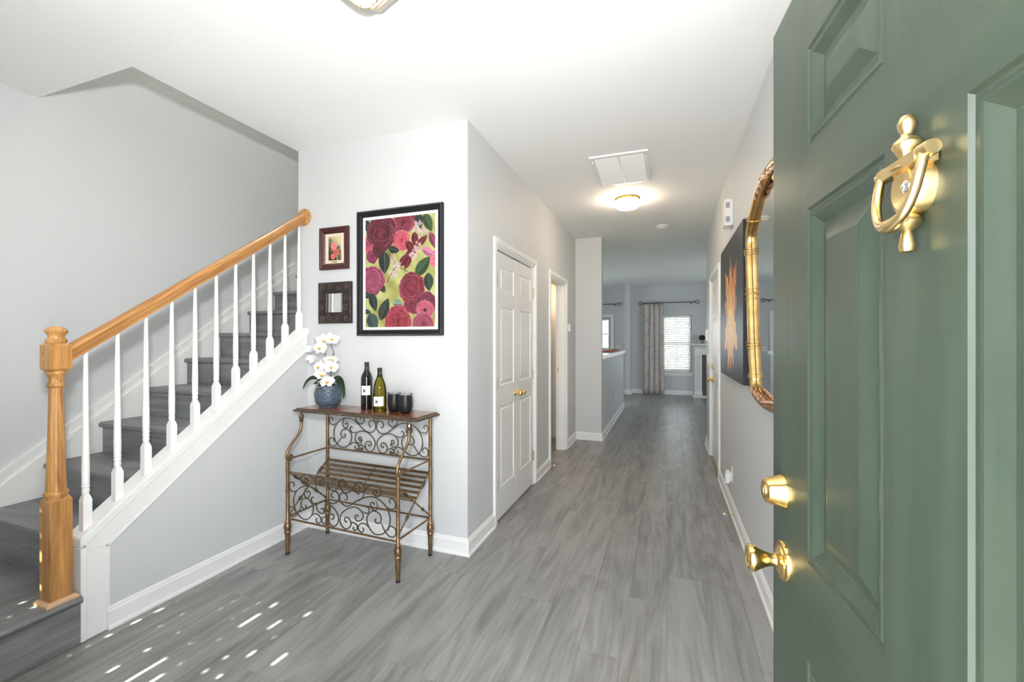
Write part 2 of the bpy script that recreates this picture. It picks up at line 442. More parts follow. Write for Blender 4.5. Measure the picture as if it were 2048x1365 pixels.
# stairwell enclosure above and behind the entry wall
b = MB(); b.box(X5, X5 + WT, YP + WT, 4.75, 0, 5.3); b.box(X5, X5 + WT, YO - 0.15, YP + WT, H + 0.28, 5.3); b.box(XL, X5, YO - 0.15, YO, H + 0.28, 5.3); b.box(XL, X5, 4.6, 4.75, 0, 5.3)
struct(b.build('wall_stairwell', M_wall), 'walls closing the upper stairwell', 'wall')
# bathroom and closet boxes behind the hall wall
b = MB(); b.box(-2.55 + WT, -2.55 + WT + 0.1, 4.1, YE, 0, H); b.box(-2.335, XH - WT, 4.1, 4.2, 0, H); b.box(-1.95, XH - WT, 2.8, 2.85, 0, H); b.box(-2.0, -1.95, 2.8, 4.1, 0, H)
struct(b.build('wall_bath', M_wall), 'inner walls of the small bathroom', 'wall')

# baseboards with shoe moulding
BB = [(0, 0), (0.023, 0), (0.023, 0.010), (0.020, 0.016), (0.014, 0.018), (0.014, 0.082), (0.009, 0.090), (0.008, 0.097), (0.003, 0.105), (0, 0.105)]
CW = 0.062
def bb(n, path, side, label): struct(sweep('baseboard_' + n, path, BB, M_trim, side=side), label, 'baseboard')
bb('entry', [(XK, 1.255), (XK, YP), (XH, YP), (XH, CY0 - CW)], -1, 'white baseboard below the stair wall and pictures')
bb('hall', [(XH, CY1 + CW), (XH, BY0 - CW)], -1, 'short white baseboard between closet and bathroom')
bb('stub', [(XH, BY1 + CW), (XH, YE), (XS, YE), (XS, 9.0), (XS - WT, 9.0)], -1, 'white baseboard along the half wall')
bb('right', [(XR, YF1), (XR, GY0 - CW)], 1, 'white baseboard along the right wall')
bb('rightend', [(XR, GY1 + CW), (XR, YR), (XE1, YR)], 1, 'white baseboard past the right-hand door')
bb('back', [(-0.865, YB), (0.60, YB)], -1, 'white baseboard under the living room window')
bb('wing', [(-1.6, YB), (-1.0, YB), (-1.0, 11.2), (-0.865, 11.2), (-0.865, YB)], -1, 'white baseboard round the wing wall')

# door and window casings
def casing(n, wallx, face, y0, y1, ztop, label, depth=WT, jamb=True):
    """cased opening in a wall of constant x; face=+1 looks to +x"""
    e = thing('trim_%d' % n, label, 'door casing', kind='structure')
    def prof(y0_, y1_, z0_, z1_, inner):
        b = MB(); t = 0.017 * face; t2 = 0.010 * face
        xs = sorted((wallx, wallx + t)); xs2 = sorted((wallx, wallx + t2))
        return b, xs, xs2
    for nm, (a0, a1, z0, z1, ax) in {'casing_side': (y0 - CW, y0, 0, ztop, -1), 'casing_side ': (y1, y1 + CW, 0, ztop, 1)}.items():
        b, xs, xs2 = prof(a0, a1, z0, z1, ax)
        if ax < 0: b.box(*xs, a0, a0 + 0.045, z0, z1 + CW); b.box(*xs2, a0 + 0.045, a1, z0, z1)
        else: b.box(*xs, a1 - 0.045, a1, z0, z1 + CW); b.box(*xs2, a0, a1 - 0.045, z0, z1)
        b.build('casing_side', M_trim, e, bevel=0.003)
    b, xs, xs2 = prof(0, 0, 0, 0, 0)
    b.box(*xs, y0 - CW + 0.045, y1 + CW - 0.045, ztop + CW - 0.045, ztop + CW); b.box(*xs2, y0 - 0.017, y1 + 0.017, ztop, ztop + CW - 0.045)
    b.build('casing_head', M_trim, e, bevel=0.003)
    if jamb:
        xa, xb_ = sorted((wallx, wallx - face * depth))
        b = MB(); b.box(xa, xb_, y0, y0 + 0.016, 0, ztop); b.build('jamb', M_trim, e)
        b = MB(); b.box(xa, xb_, y1 - 0.016, y1, 0, ztop); b.build('jamb', M_trim, e)
        b = MB(); b.box(xa, xb_, y0 + 0.016, y1 - 0.016, ztop - 0.016, ztop); b.build('jamb', M_trim, e)
        m = (xa + xb_) / 2 - face * 0.012
        b = MB(); b.box(m - 0.016, m + 0.016, y1 - 0.027, y1 - 0.016, 0, ztop - 0.016); b.build('door_stop', M_trim, e)
        b = MB(); b.box(m - 0.016, m + 0.016, y0 + 0.016, y0 + 0.027, 0, ztop - 0.016); b.build('door_stop', M_trim, e)
    return e
casing(1, XH, 1, CY0, CY1, OZ, 'white casing round the double closet doors', jamb=True)
e = casing(2, XH, 1, BY0, BY1, OZ, 'white casing round the open bathroom doorway')
b = MB(); b.box(XH - 0.095, XH - 0.060, BY1 - 0.018, BY1 - 0.0155, 0.955, 1.015); b.build('strike_plate', M_brass, e)
casing(3, XR, -1, GY0, GY1, OZ, 'white casing round the right-hand hall door')

# half-wall cap
b = MB(); b.box(XS - WT - 0.055, XS + 0.045, YE + WT, 9.05, 1.125, 1.155); cap = struct(b.build('trim_4', M_trim, bevel=0.006), 'white ledge capping the half wall', 'ledge')
b = MB(); b.box(XS, XS + 0.026, YE + WT, 9.026, 1.095, 1.125); b.box(XS - WT - 0.026, XS - WT, YE + WT, 9.026, 1.095, 1.125); b.build('cove_moulding', M_trim, cap, bevel=0.004)

# ------------------------------------------------------------------ staircase
ST = thing('staircase', 'staircase with grey plank treads rising behind the white balustrade', 'stairs', kind='structure')
RISE, GO = 0.1915, 0.256
def nose(k): return 1.422 + GO * k, 0.645 + RISE * k
SX0, SX1 = XL + 0.018, X5 - 0.002
LZ = 0.22
# landing at the foot: planks, nosing and riser
b = MB(); b.box(XL + 0.002, XK + 0.005, YF1 + 0.002, 1.19, 0.002, LZ - 0.010); b.box(XL + 0.002, X5 - 0.003, 1.19, 1.40, 0.002, LZ - 0.01); b.build('landing_base', M_sub, ST)
for i in range(5):
    b = MB(); x0 = XL + 0.02 + i * 0.184; x1 = min(x0 + 0.183, -2.50)
    b.box(x0, x1, YF1 + 0.003, 1.19, LZ - 0.01, LZ); b.build('landing_plank', M_landing, ST)
b = MB()
pr = [(-2.50, LZ), (-2.442, LZ), (-2.432, LZ - 0.006), (-2.428, LZ - 0.016), (-2.432, LZ - 0.027), (-2.442, LZ - 0.034), (-2.46, LZ - 0.036), (-2.50, LZ - 0.036)]
b.prism(pr, YF1 + 0.003, 1.156, lambda a, c, d: (a, d, c)); b.build('nosing', M_landing, ST, smooth=40)
b = MB(); b.box(-2.475, -2.452, YF1 + 0.003, 1.156, 0.002, LZ - 0.036); b.build('riser', M_landing, ST)
# the flight
for k in range(-1, 8):
    y, z = nose(k)
    zb = LZ if k == -1 else z - RISE
    ye = y + GO + 0.03 if k < 7 else 4.6
    b = MB()
    pr = [(y + 0.012, z), (y + 0.003, z - 0.006), (y, z - 0.017), (y + 0.003, z - 0.029), (y + 0.012, z - 0.034), (ye, z - 0.034), (ye, z)]
    b.prism(pr, SX0, SX1, lambda a, c, d: (d, a, c)); b.build('tread', M_tread, ST, smooth=40)
    b = MB(); b.box(SX0, SX1, y + 0.022, y + 0.036, zb, z - 0.034); b.build('riser', M_tread, ST)
# wall-side skirt board with a cap moulding
sk = lambda y: 0.541 + 0.7487 * (y - 1.253)
ytop = 3.20
b = MB()
poly = [(0.95, LZ), (0.95, sk(0.95)), (ytop, sk(ytop)), (4.6, sk(ytop)), (4.6, 1.90), (3.3, 1.90), (1.30, LZ)]
b.prism(poly, XL + 0.001, XL + 0.017, lambda a, c, d: (d, a, c)); b.build('skirt_board', M_trim, ST)
for dz0, dz1, t in ((0.0, 0.030, 0.024), (0.030, 0.080, 0.014), (0.080, 0.102, 0.022)):
    b = MB()
    poly = [(0.95, sk(0.95) + dz0), (0.95, sk(0.95) + dz1), (ytop - 0.04, sk(ytop - 0.04) + dz1), (4.6, sk(ytop - 0.04) + dz1), (4.6, sk(ytop) - 0.03 + dz0), (ytop, sk(ytop) + dz0)]
    poly = [(0.95, sk(0.95) + dz0), (ytop, sk(ytop) + dz0), (4.6, sk(ytop) + dz0), (4.6, sk(ytop) + dz1), (ytop, sk(ytop) + dz1), (0.95, sk(0.95) + dz1)]
    b.prism(poly, XL + 0.001, XL + t, lambda a, c, d: (d, a, c)); b.build('skirt_moulding', M_trim, ST)

# stair side wall with cap, apron and end board
KE = 1.158
capz = lambda y: 0.436 + 0.752 * (y - 1.178)      # underside of the cap
b = MB()
b.prism([(KE + 0.02, 0.0), (KE + 0.02, capz(KE + 0.02)), (YP, capz(YP)), (YP, 0.0)], X5 + 0.001, XK, lambda a, c, d: (d, a, c))
kw = struct(b.build('wall_stair', M_wall), 'grey triangular side wall below the balustrade', 'wall')
tr = thing('trim_5', 'white cap and apron boards edging the sloping stair wall', 'trim', kind='structure')
b = MB()
b.prism([(KE, capz(KE)), (KE, capz(KE) + 0.046), (YP - 0.002, capz(YP) + 0.046), (YP - 0.002, capz(YP))], X5 - 0.012, XK + 0.014, lambda a, c, d: (d, a, c)); b.build('cap_board', M_trim, tr, bevel=0.004)
b = MB()
b.prism([(YP, capz(YP)), (YP, capz(YP) + 0.046), (YP - 0.004, capz(YP) + 0.046)], XK + 0.002, XK + 0.0141, lambda a, c, d: (d, a, c))
b = MB(); b.box(X5, XK + 0.013, KE, KE + 0.0195, 0.004, capz(KE)); b.build('end_board', M_trim, tr, bevel=0.002)
ap = 0.092
yb0 = KE + 0.02; yb1 = yb0 + 0.075
b = MB()
b.prism([(yb0, capz(yb0)), (YP - 0.016, capz(YP - 0.016)), (YP - 0.016, capz(YP - 0.016) - ap), (yb1, capz(yb1) - ap), (yb0, capz(yb1) - ap)], XK + 0.0005, XK + 0.009, lambda a, c, d: (d, a, c)); b.build('apron_board', M_trim, tr, bevel=0.002)
b = MB(); b.box(XK + 0.0005, XK + 0.009, yb0, yb1, 0.10, capz(yb1) - ap - 0.001); b.box(XK + 0.0005, XK + 0.009, yb0, yb1 + 0.003, 0.003, 0.1); b.build('apron_board', M_trim, tr, bevel=0.002)
b = MB()
b.prism([(yb1 + 0.001, capz(yb1) - ap), (YP - 0.016, capz(YP - 0.016) - ap), (YP - 0.016, capz(YP - 0.016) - ap - 0.016), (yb1 + 0.001, capz(yb1) - ap - 0.016)], XK + 0.0005, XK + 0.014, lambda a, c, d: (d, a, c)); b.build('panel_moulding', M_trim, tr, bevel=0.004)
b = MB(); b.box(XK + 0.0005, XK + 0.014, yb1, yb1 + 0.012, 0.105, capz(yb1) - ap); b.build('panel_moulding', M_trim, tr, bevel=0.004)

# ------------------------------------------------------------------ balustrade
NX, NY = -2.497, 1.095
RL = thing('stair_railing', 'oak handrail and newel post with white turned balusters beside the stairs', 'railing', (NX, NY, LZ))
nz = lambda z: z - LZ
hs = 0.038
def sq(h, z): return [(-h, -h, z), (h, -h, z), (h, h, z), (-h, h, z)]
b = MB(); b.rings([sq(hs, 0.0), sq(hs, nz(0.66)), sq(hs - 0.010, nz(0.680))])
newel = b.build('newel_post', M_oak, RL, bevel=0.0015)
b = MB(); b.lathe([(0.034, nz(0.66)), (0.039, nz(0.684)), (0.041, nz(0.690)), (0.039, nz(0.697)), (0.034, nz(0.700)), (0.0335, nz(0.72)), (0.031, nz(0.80)), (0.026, nz(1.00)), (0.0235, nz(1.145)),
      (0.024, nz(1.148)), (0.029, nz(1.152)), (0.031, nz(1.158)), (0.029, nz(1.164)), (0.025, nz(1.168)), (0.0245, nz(1.180)), (0.027, nz(1.196)), (0.033, nz(1.206)), (0.035, nz(1.212)), (0.033, nz(1.218)), (0.028, nz(1.222)), (0.028, nz(1.235))], 28)
b.build('shaft', M_oak, newel, smooth=40)
b = MB(); b.rings([sq(hs - 0.012, nz(1.219)), sq(hs, nz(1.229)), sq(hs, nz(1.331)), sq(hs - 0.012, nz(1.341))]); b.build('top_block', M_oak, newel, bevel=0.0015)
b = MB(); b.lathe([(0.030, nz(1.338)), (0.034, nz(1.345)), (0.036, nz(1.351)), (0.033, nz(1.357)), (0.027, nz(1.361)), (0.026, nz(1.370)), (0.030, nz(1.379)), (0.036, nz(1.386)), (0.038, nz(1.391)), (0.034, nz(1.401)), (0.022, nz(1.410)), (0.001, nz(1.414))], 28)
b.build('finial', M_oak, newel, smooth=40)
b = MB(); b.lathe([(0.005, -0.0012), (0.005, 0.0), (0.0035, 0.0008)], 12, M=T(0.004 - 0.012, -hs, nz(1.275)) @ R(PI/2, 'X')); b.build('wood_plug', M_oakraw, newel)
b = MB(); b.rect_loft(-hs - 0.016, hs + 0.016, -hs - 0.016, hs + 0.016, [(0, 0), (0, 0.010), (0.010, 0.019), (0.016, 0.019)], False, M=Matrix(((1,0,0,0),(0,0,1,0),(0,1,0,0),(0,0,0,1))))
b.build('base_moulding', M_oakraw, newel)
# handrail: moulded section swept up the slope to a rosette on the entry wall
sl = 0.722; ang = math.atan(sl)
ry0, ry1 = NY + hs, YP - 0.018
rz = lambda y: 1.303 + sl * (y - 1.144)
prof = [(-0.020, -0.030), (-0.020, -0.018), (-0.026, -0.014), (-0.029, -0.002), (-0.030, 0.010), (-0.026, 0.022), (-0.014, 0.030), (0, 0.032), (0.014, 0.030), (0.026, 0.022), (0.030, 0.010), (0.029, -0.002), (0.026, -0.014), (0.020, -0.018), (0.020, -0.030)]
Lr = (ry1 - ry0) / math.cos(ang)
b = MB()
tl = math.tan(ang)
b.rings([[(x, 0 - 0 + (-tl) * 0 + (z * tl), z) for x, z in prof], [(x, Lr + z * tl, z) for x, z in prof]])
hr = b.build('handrail', M_oaky, RL, smooth=50, loc=(0, ry0 - NY, rz(ry0) - LZ), rot=(ang, 0, 0))
b = MB(); b.lathe([(0.062, 0), (0.062, 0.006), (0.058, 0.012), (0.05, 0.016), (0.001, 0.018)], 32, M=T(0, YP - NY - 0.001, rz(ry1) + 0.012 - LZ) @ R(PI/2, 'X'))
b.build('rosette', M_oak, RL, smooth=40)
BX = -2.502 - NX
def baluster_mesh(h):
    b = MB(); w = 0.0165
    b.rings([[(-w, -w, -0.02 - 0.752*w), (w, -w, -0.02 - 0.752*w), (w, w, -0.02 + 0.752*w), (-w, w, -0.02 + 0.752*w)], sq(w, 0.115), sq(w - 0.007, 0.140)])
    b.lathe([(0.010, 0.135), (0.0125, 0.143), (0.0145, 0.153), (0.0135, 0.165), (0.0125, 0.17), (0.0150, 0.174), (0.0150, 0.180), (0.0125, 0.184), (0.0148, 0.188), (0.0148, 0.194), (0.0142, 0.2), (0.0150, 0.25), (0.0120, 0.45), (0.0085, h - 0.06), (0.0080, h)], 14)
    return b.mesh('baluster', M_baluster, smooth=40)
bal_h = 0.86
for i in range(11):
    y = 1.198 + 0.1216 * i
    zb = capz(y) + 0.046 + 0.012
    h = (rz(y) - 0.030 / math.cos(ang)) + 0.012 - zb
    o = link('baluster', baluster_mesh(h), RL, (BX, y - NY, zb - LZ))

# ------------------------------------------------------------------ windows
def window(n, x0, x1, z0, z1, ypl, facing, label, mullion=True, casing_w=0.06, meeting=None):
    """window set in a wall of constant y; facing=-1: room lies at smaller y"""
    w = thing('window_%d' % n, label, 'window', ((x0 + x1) / 2, ypl, z0), 0 if facing < 0 else PI, kind='structure')
    hw = (x1 - x0) / 2; hh = z1 - z0
    b = MB(); b.rect_loft(-hw - 0.001, hw + 0.001, -0.001, hh + 0.001, [(0, 0.0), (0, 0.12), (0.035, 0.12), (0.035, 0.09), (0.02, 0.075), (0.02, 0.0)], False); b.build('window_frame', M_trim, w)
    m = meeting if meeting else hh * 0.5
    for a, c, d in ((0.03, m + 0.015, 0.075), (m - 0.015, hh - 0.03, 0.095)):
        b = MB(); b.rect_loft(-hw + 0.03, hw - 0.03, a, c, [(0, d + 0.02), (0, d), (0.032, d), (0.032, d + 0.02)], False); s = b.build('sash', M_trim, w)
        b = MB(); b.box(-hw + 0.055, hw - 0.055, d + 0.009, d + 0.012, a + 0.025, c - 0.025); b.build('pane', M_pane, s)
        if mullion:
            b = MB(); b.box(-0.008, 0.008, d + 0.003, d + 0.008, a + 0.03, c - 0.03); b.build('muntin', M_trim, s)
    return w, hw, hh
w, hw, hh = window(1, *W1[:2], *W1[2:], YB, -1, 'bright double-hung living room window with white blind', meeting=0.715)
b = MB(); b.box(-hw - 0.04, hw + 0.04, -0.045, -0.001, -0.03, -0.002); b.box(-hw - 0.02, hw + 0.02, -0.018, -0.001, -0.09, -0.03); b.build('window_sill', M_trim, w, bevel=0.004)
w, hw, hh = window(2, *W2[:2], *W2[2:], YB, -1, 'bright kitchen nook window with white casing', mullion=False)
b = MB(); b.rect_loft(-hw - 0.10, hw + 0.10, -0.09, hh + 0.10, [(0, -0.001), (0, -0.02), (0.04, -0.02), (0.05, -0.012), (0.09, -0.012), (0.095, -0.001)], False); b.build('window_casing', M_trim, w)
b = MB(); b.box(-hw - 0.13, hw + 0.13, -0.05, -0.021, -0.02, 0.012); b.build('window_sill', M_trim, w, bevel=0.003)
for n_, x_, rz_, lb_ in ((4, XE0, PI/2, 'unseen patio window added to brighten the kitchen side'), (5, XE1, -PI/2, 'unseen patio window added to brighten the living room side')):
    w = thing('window_%d' % n_, lb_, 'window', (x_, (SW0 + SW1) / 2, SWZ0), rz_, kind='structure')
    hw = (SW1 - SW0) / 2; hh = SWZ1 - SWZ0
    b = MB(); b.rect_loft(-hw, hw, 0, hh, [(0, 0), (0, 0.09), (0.05, 0.09), (0.05, 0)], False); b.box(-0.03, 0.03, 0.02, 0.07, 0.05, hh - 0.05); b.build('window_frame', M_trim, w)
    for s_ in (-1, 1):
        b = MB(); b.box(*sorted((s_ * 0.03, s_ * (hw - 0.05))), 0.042, 0.046, 0.05, hh - 0.05); b.build('pane', M_pane, w)
w, hw, hh = window(3, WX0, WX1, WZ0, WZ1, YF1, 1, 'front window beside the entrance, behind a closed blind')

def blind(label, x0, x1, z0, z1, y, pitch, tilt, gap=None, width=0.048):
    B = thing('window_blind', label, 'blind', ((x0 + x1) / 2, y, z0))
    hw = (x1 - x0) / 2; h = z1 - z0
    b = MB(); b.box(-hw, hw, -0.022, 0.022, h - 0.035, h); b.build('head_rail', M_blind, B)
    b = MB(); b.box(-hw, hw, -0.02, 0.02, 0, 0.016); b.build('bottom_rail', M_blind, B)
    n = int((h - 0.05) / pitch)
    sh = None
    for i in range(n):
        z = 0.03 + pitch * (i + 0.5)
        b = MB(); M = R(tilt, 'X')
        if gap:
            xs = [-hw]
            for gx in gap:
                if random.random() < 0.42: xs += [gx - 0.007, gx + 0.007]
            xs.append(hw)
            for j in range(0, len(xs), 2): b.box(xs[j], xs[j+1], -width/2, width/2, -0.0012, 0.0012, M)
            b.build('slat', M_blind, B, loc=(0, 0, z))
        else:
            if sh is None:
                b.box(-hw, hw, -width/2, width/2, -0.0012, 0.0012, M); sh = b.mesh('slat', M_blind2)
            link('slat', sh, B, (0, 0, z))
    for gx in (-hw * 0.6, hw * 0.6):
        b = MB(); b.box(gx - 0.001, gx + 0.001, -0.001, 0.001, 0.016, h - 0.035); b.build('cord', M_blind, B)
    return B
blind('white slatted blind filling the living room window', W1[0] + 0.024, W1[1] - 0.024, W1[2] + 0.004, W1[3] - 0.004, YB + 0.036, 0.052, math.radians(-50))
blind('closed white blind on the front window', WX0 + 0.022, WX1 - 0.022, WZ0 + 0.022, WZ1 - 0.022, YF1 - 0.035, 0.036, math.radians(64), gap=(-0.50, -0.41, -0.30, -0.16, -0.03, 0.10, 0.19, 0.33, 0.41, 0.55))

# ------------------------------------------------------------------ panelled doors
def leaf(parent, name, w, h, th, panels, mat_, steps, pmat=None):
    """door leaf, local x along width, front face y=0 looking to -y"""
    xs = sorted({0, w} | {p[0] for p in panels} | {p[1] for p in panels}); zs = sorted({0, h} | {p[2] for p in panels} | {p[3] for p in panels})
    b = MB()
    for i in range(len(xs) - 1):
        for j in range(len(zs) - 1):
            cx, cz = (xs[i] + xs[i+1]) / 2, (zs[j] + zs[j+1]) / 2
            if any(p[0] < cx < p[1] and p[2] < cz < p[3] for p in panels): continue
            b.box(xs[i], xs[i+1], 0, th * 0.6, zs[j], zs[j+1])
    b.box(0, w, th * 0.6, th, 0, h)
    s = b.build(name, mat_, parent)
    for p in panels:
        b = MB(); b.rect_loft(*p, steps); b.build('panel', pmat or mat_, s if parent is None else parent)
    return s
STEPS_W = [(0, 0), (0.004, 0.0), (0.010, 0.007), (0.022, 0.007), (0.036, 0.002), (0.040, 0.002)]
def knob(parent, x, z, m, r=0.026, M=None, rose=0.033):
    K = T(x, 0, z) @ R(PI/2, 'X')
    b = MB(); b.lathe([(rose, 0.0), (rose, 0.003), (rose * 0.8, 0.008), (r * 0.42, 0.011), (r * 0.40, 0.028), (r * 0.75, 0.034), (r, 0.044), (r, 0.052), (r * 0.78, 0.060), (0.001, 0.063)], 20, M=K)
    return b.build('knob', m, parent, smooth=45)
def hinge(parent, x, z, m):
    b = MB(); b.box(x - 0.010, x + 0.010, -0.0022, 0.0, z - 0.045, z + 0.045); b.lathe([(0.005, -0.046), (0.005, 0.046)], 10, M=T(x, -0.005, z)); return b.build('hinge', m, parent)
# closet: a pair of narrow three-panel doors
D2 = thing('door_2', 'pair of narrow white three-panel closet doors with brass knobs', 'door', (XH - 0.004, CY0 + 0.018, 0.012), PI/2, kind='structure')
lw = (CY1 - CY0 - 0.036 - 0.003) / 2
pan = [(0.070, lw - 0.070, 1.70, 1.905), (0.070, lw - 0.070, 0.995, 1.60), (0.070, lw - 0.070, 0.225, 0.845)]
for i in range(2):
    L = thing('door_leaf', None, None); L.parent = D2; L.location = (i * (lw + 0.003), 0, 0)
    leaf(L, 'leaf_body', lw, OZ - 0.042, 0.035, pan, M_wdoor, STEPS_W)
    knob(L, lw - 0.045 if i == 0 else 0.045, 0.905, M_brass, 0.022, rose=0.024)
    for z in (0.26, 1.02, 1.78): hinge(L, -0.004 if i == 0 else lw + 0.004, z, M_brassold)
    b = MB(); b.lathe([(0.011, 0), (0.011, 0.008)], 12, M=T(lw - 0.06 if i == 0 else 0.06, 0.012, OZ - 0.042)); b.build('roller_catch', M_black, L)
# right-hand six-panel door
D3 = thing('door_3', 'white six-panel hall door with brass knob and deadbolt', 'door', (XR + 0.012, GY1 - 0.018, 0.018), -PI/2, kind='structure')
gw = GY1 - GY0 - 0.036
c0, c1, c2, c3 = 0.105, gw/2 - 0.05, gw/2 + 0.05, gw - 0.105
pan = [(a, c, z0, z1) for a, c in ((c0, c1), (c2, c3)) for z0, z1 in ((1.68, 1.90), (0.98, 1.58), (0.21, 0.83))]
leaf(D3, 'leaf_body', gw, OZ - 0.036, 0.035, pan, M_wdoor, STEPS_W)
knob(D3, 0.06, 0.885, M_brass, 0.027)
b = MB(); b.lathe([(0.028, 0), (0.026, 0.008), (0.010, 0.010), (0.010, 0.016), (0.001, 0.017)], 18, M=T(0.06, 0, 1.03) @ R(PI/2, 'X')); b.box(0.055, 0.065, -0.034, -0.016, 1.018, 1.042); b.build('deadbolt_turn', M_brassold, D3, smooth=40)
for z in (0.25, 1.02, 1.80): hinge(D3, gw + 0.004, z, M_brassold)
b = MB(); b.box(XR - 0.014, XR + 0.06, GY0 + 0.016, GY1 - 0.016, 0.0005, 0.013); struct(b.build('trim_6', M_brassold, bevel=0.004), 'metal threshold strip under the right-hand door', 'threshold')

# ------------------------------------------------------------------ the open green front door
FW, FHT = 0.957, 1.993
D1 = thing('door_1', 'open dark green six-panel front door with brass knocker, filling the right side', 'door', (0.216, 1.066, 0.012), -PI/2 + math.radians(5.08), kind='structure')
zz = ((1.678, 1.852), (0.951, 1.571), (0.195, 0.778))
pan = [(a, c, z0, z1) for a, c in ((0.179, 0.412), (0.545, 0.778)) for z0, z1 in zz]
STEPS_G = [(0, 0), (0.004, 0.0035), (0.009, 0.0035), (0.012, 0.0015), (0.016, 0.002), (0.034, 0.0125), (0.041, 0.0125), (0.066, 0.003), (0.069, 0.0025)]
xs = sorted({0, FW} | {p[0] for p in pan} | {p[1] for p in pan}); zs = sorted({0, FHT} | {p[2] for p in pan} | {p[3] for p in pan})
for nm, m_, cells in (('stile', M_green, [(0.0, 0.179, 0, FHT), (0.778, FW, 0, FHT)] + [(0.412, 0.545, a, c) for a, c in zz]), ('rail', M_greenr, [(0.179, 0.778, a, c) for a, c in ((0, 0.195), (0.778, 0.951), (1.571, 1.678), (1.852, FHT))])):
    for c in cells:
        b = MB(); b.box(c[0], c[1], 0, 0.026, c[2], c[3]); b.build(nm, m_, D1)
b = MB(); b.box(0, FW, 0.026, 0.044, 0, FHT); b.build('inner_skin', M_green, D1)
for p in pan:
    b = MB(); b.rect_loft(*p, STEPS_G); b.build('panel', M_green, D1)
# keyed deadbolt
b = MB(); b.lathe([(0.034, 0), (0.034, 0.004), (0.031, 0.010), (0.029, 0.016), (0.025, 0.030), (0.0235, 0.034), (0.020, 0.036), (0.014, 0.035), (0.001, 0.035)], 32, M=T(0.064, 0, 1.036) @ R(PI/2, 'X')); db = b.build('deadbolt', M_brass, D1, smooth=40)
b = MB(); b.lathe([(0.011, 0.0345), (0.011, 0.037), (0.001, 0.0375)], 20, M=T(0.064, 0, 1.036) @ R(PI/2, 'X')); b.box(0.0632, 0.0648, -0.0378, -0.037, 1.031, 1.041); b.build('key_cylinder', M_brasss, db, smooth=40)
# knob
K = T(0.064, 0, 0.896) @ R(PI/2, 'X')
b = MB(); b.lathe([(0.039, 0), (0.039, 0.003), (0.037, 0.006), (0.030, 0.007), (0.028, 0.010), (0.020, 0.012), (0.014, 0.016)], 32, M=K); rs = b.build('rose_plate', M_brass, D1, smooth=35)
b = MB(); b.lathe([(0.015, 0.012), (0.0125, 0.020), (0.0125, 0.026), (0.016, 0.036), (0.022, 0.048), (0.0265, 0.056), (0.0265, 0.061), (0.023, 0.066), (0.019, 0.067), (0.015, 0.064), (0.001, 0.064)], 32, M=K); b.build('knob', M_brass, rs, smooth=40)
b = MB(); b.lathe([(0.010, 0.063), (0.010, 0.067), (0.001, 0.068)], 16, M=K); b.build('key_cylinder', M_brasss, rs, smooth=40)
# knocker: urn finials, shoulder bar, swinging ring, bowl plate with peephole
kx, kz = 0.4785, -0.012
KT = T(kx, 0, kz)
b = MB()
fin = [(0.001, 1.597), (0.006, 1.596), (0.0085, 1.590), (0.008, 1.583), (0.0055, 1.578), (0.006, 1.574), (0.012, 1.569), (0.0135, 1.564), (0.010, 1.557), (0.0065, 1.551), (0.008, 1.545), (0.014, 1.540)]
b.lathe(list(reversed(fin)), 18, M=KT @ T(0, -0.012, 0))
b.lathe([(0.001, 1.447), (0.006, 1.449), (0.0075, 1.455), (0.006, 1.464), (0.0045, 1.470), (0.008, 1.473), (0.013, 1.479), (0.012, 1.485), (0.007, 1.490), (0.006, 1.494)], 18, M=KT @ T(0, -0.012, 0))
b.lathe([(0.001, 0.010), (0.012, 0.012), (0.020, 0.016), (0.025, 0.014), (0.027, 0.009), (0.028, 0.0)], 28, M=KT @ T(0, 0, 1.518) @ Matrix.Diagonal((1, 1.05, 1.12, 1)) @ R(PI/2, 'X'))
b.rings([[(-0.030, -0.022, 1.536), (-0.030, -0.001, 1.536), (-0.030, -0.001, 1.551), (-0.030, -0.022, 1.549)], [(0.030, -0.022, 1.536), (0.030, -0.001, 1.536), (0.030, -0.001, 1.551), (0.030, -0.022, 1.549)]], M=KT)
kp = b.build('knocker', M_brasss, D1, smooth=45)
pts = [(-0.036, -0.016, 1.546), (-0.0375, -0.020, 1.530), (-0.034, -0.024, 1.505), (-0.024, -0.027, 1.487), (-0.010, -0.029, 1.479), (0, -0.030, 1.477), (0.010, -0.029, 1.479), (0.024, -0.027, 1.487), (0.034, -0.024, 1.505), (0.0375, -0.020, 1.530), (0.036, -0.016, 1.546)]
pth = smoothpath(pts, 4); rr_ = [0.0048 + 0.0028 * math.exp(-((i - len(pth)/2) / 5.0)**2) for i in range(len(pth))]
b = MB(); b.tube(pth, rr_, 10, M=KT); b.lathe([(0.0075, -0.009), (0.0085, -0.004), (0.0085, 0.004), (0.0075, 0.009)], 14, M=KT @ T(-0.036, -0.014, 1.545) @ R(PI/2, 'Y')); b.lathe([(0.0075, -0.009), (0.0085, -0.004), (0.0085, 0.004), (0.0075, 0.009)], 14, M=KT @ T(0.036, -0.014, 1.545) @ R(PI/2, 'Y'))
b.build('knocker_ring', M_brasss, kp, smooth=45)
b = MB(); b.lathe([(0.007, 0.010), (0.007, 0.0145), (0.0045, 0.0155), (0.004, 0.0135), (0.001, 0.0140)], 18, M=KT @ T(0, 0, 1.520) @ R(PI/2, 'X')); b.build('peephole', mat('chrome', (0.8, 0.8, 0.82), 0.1, 1.0), kp, smooth=40)

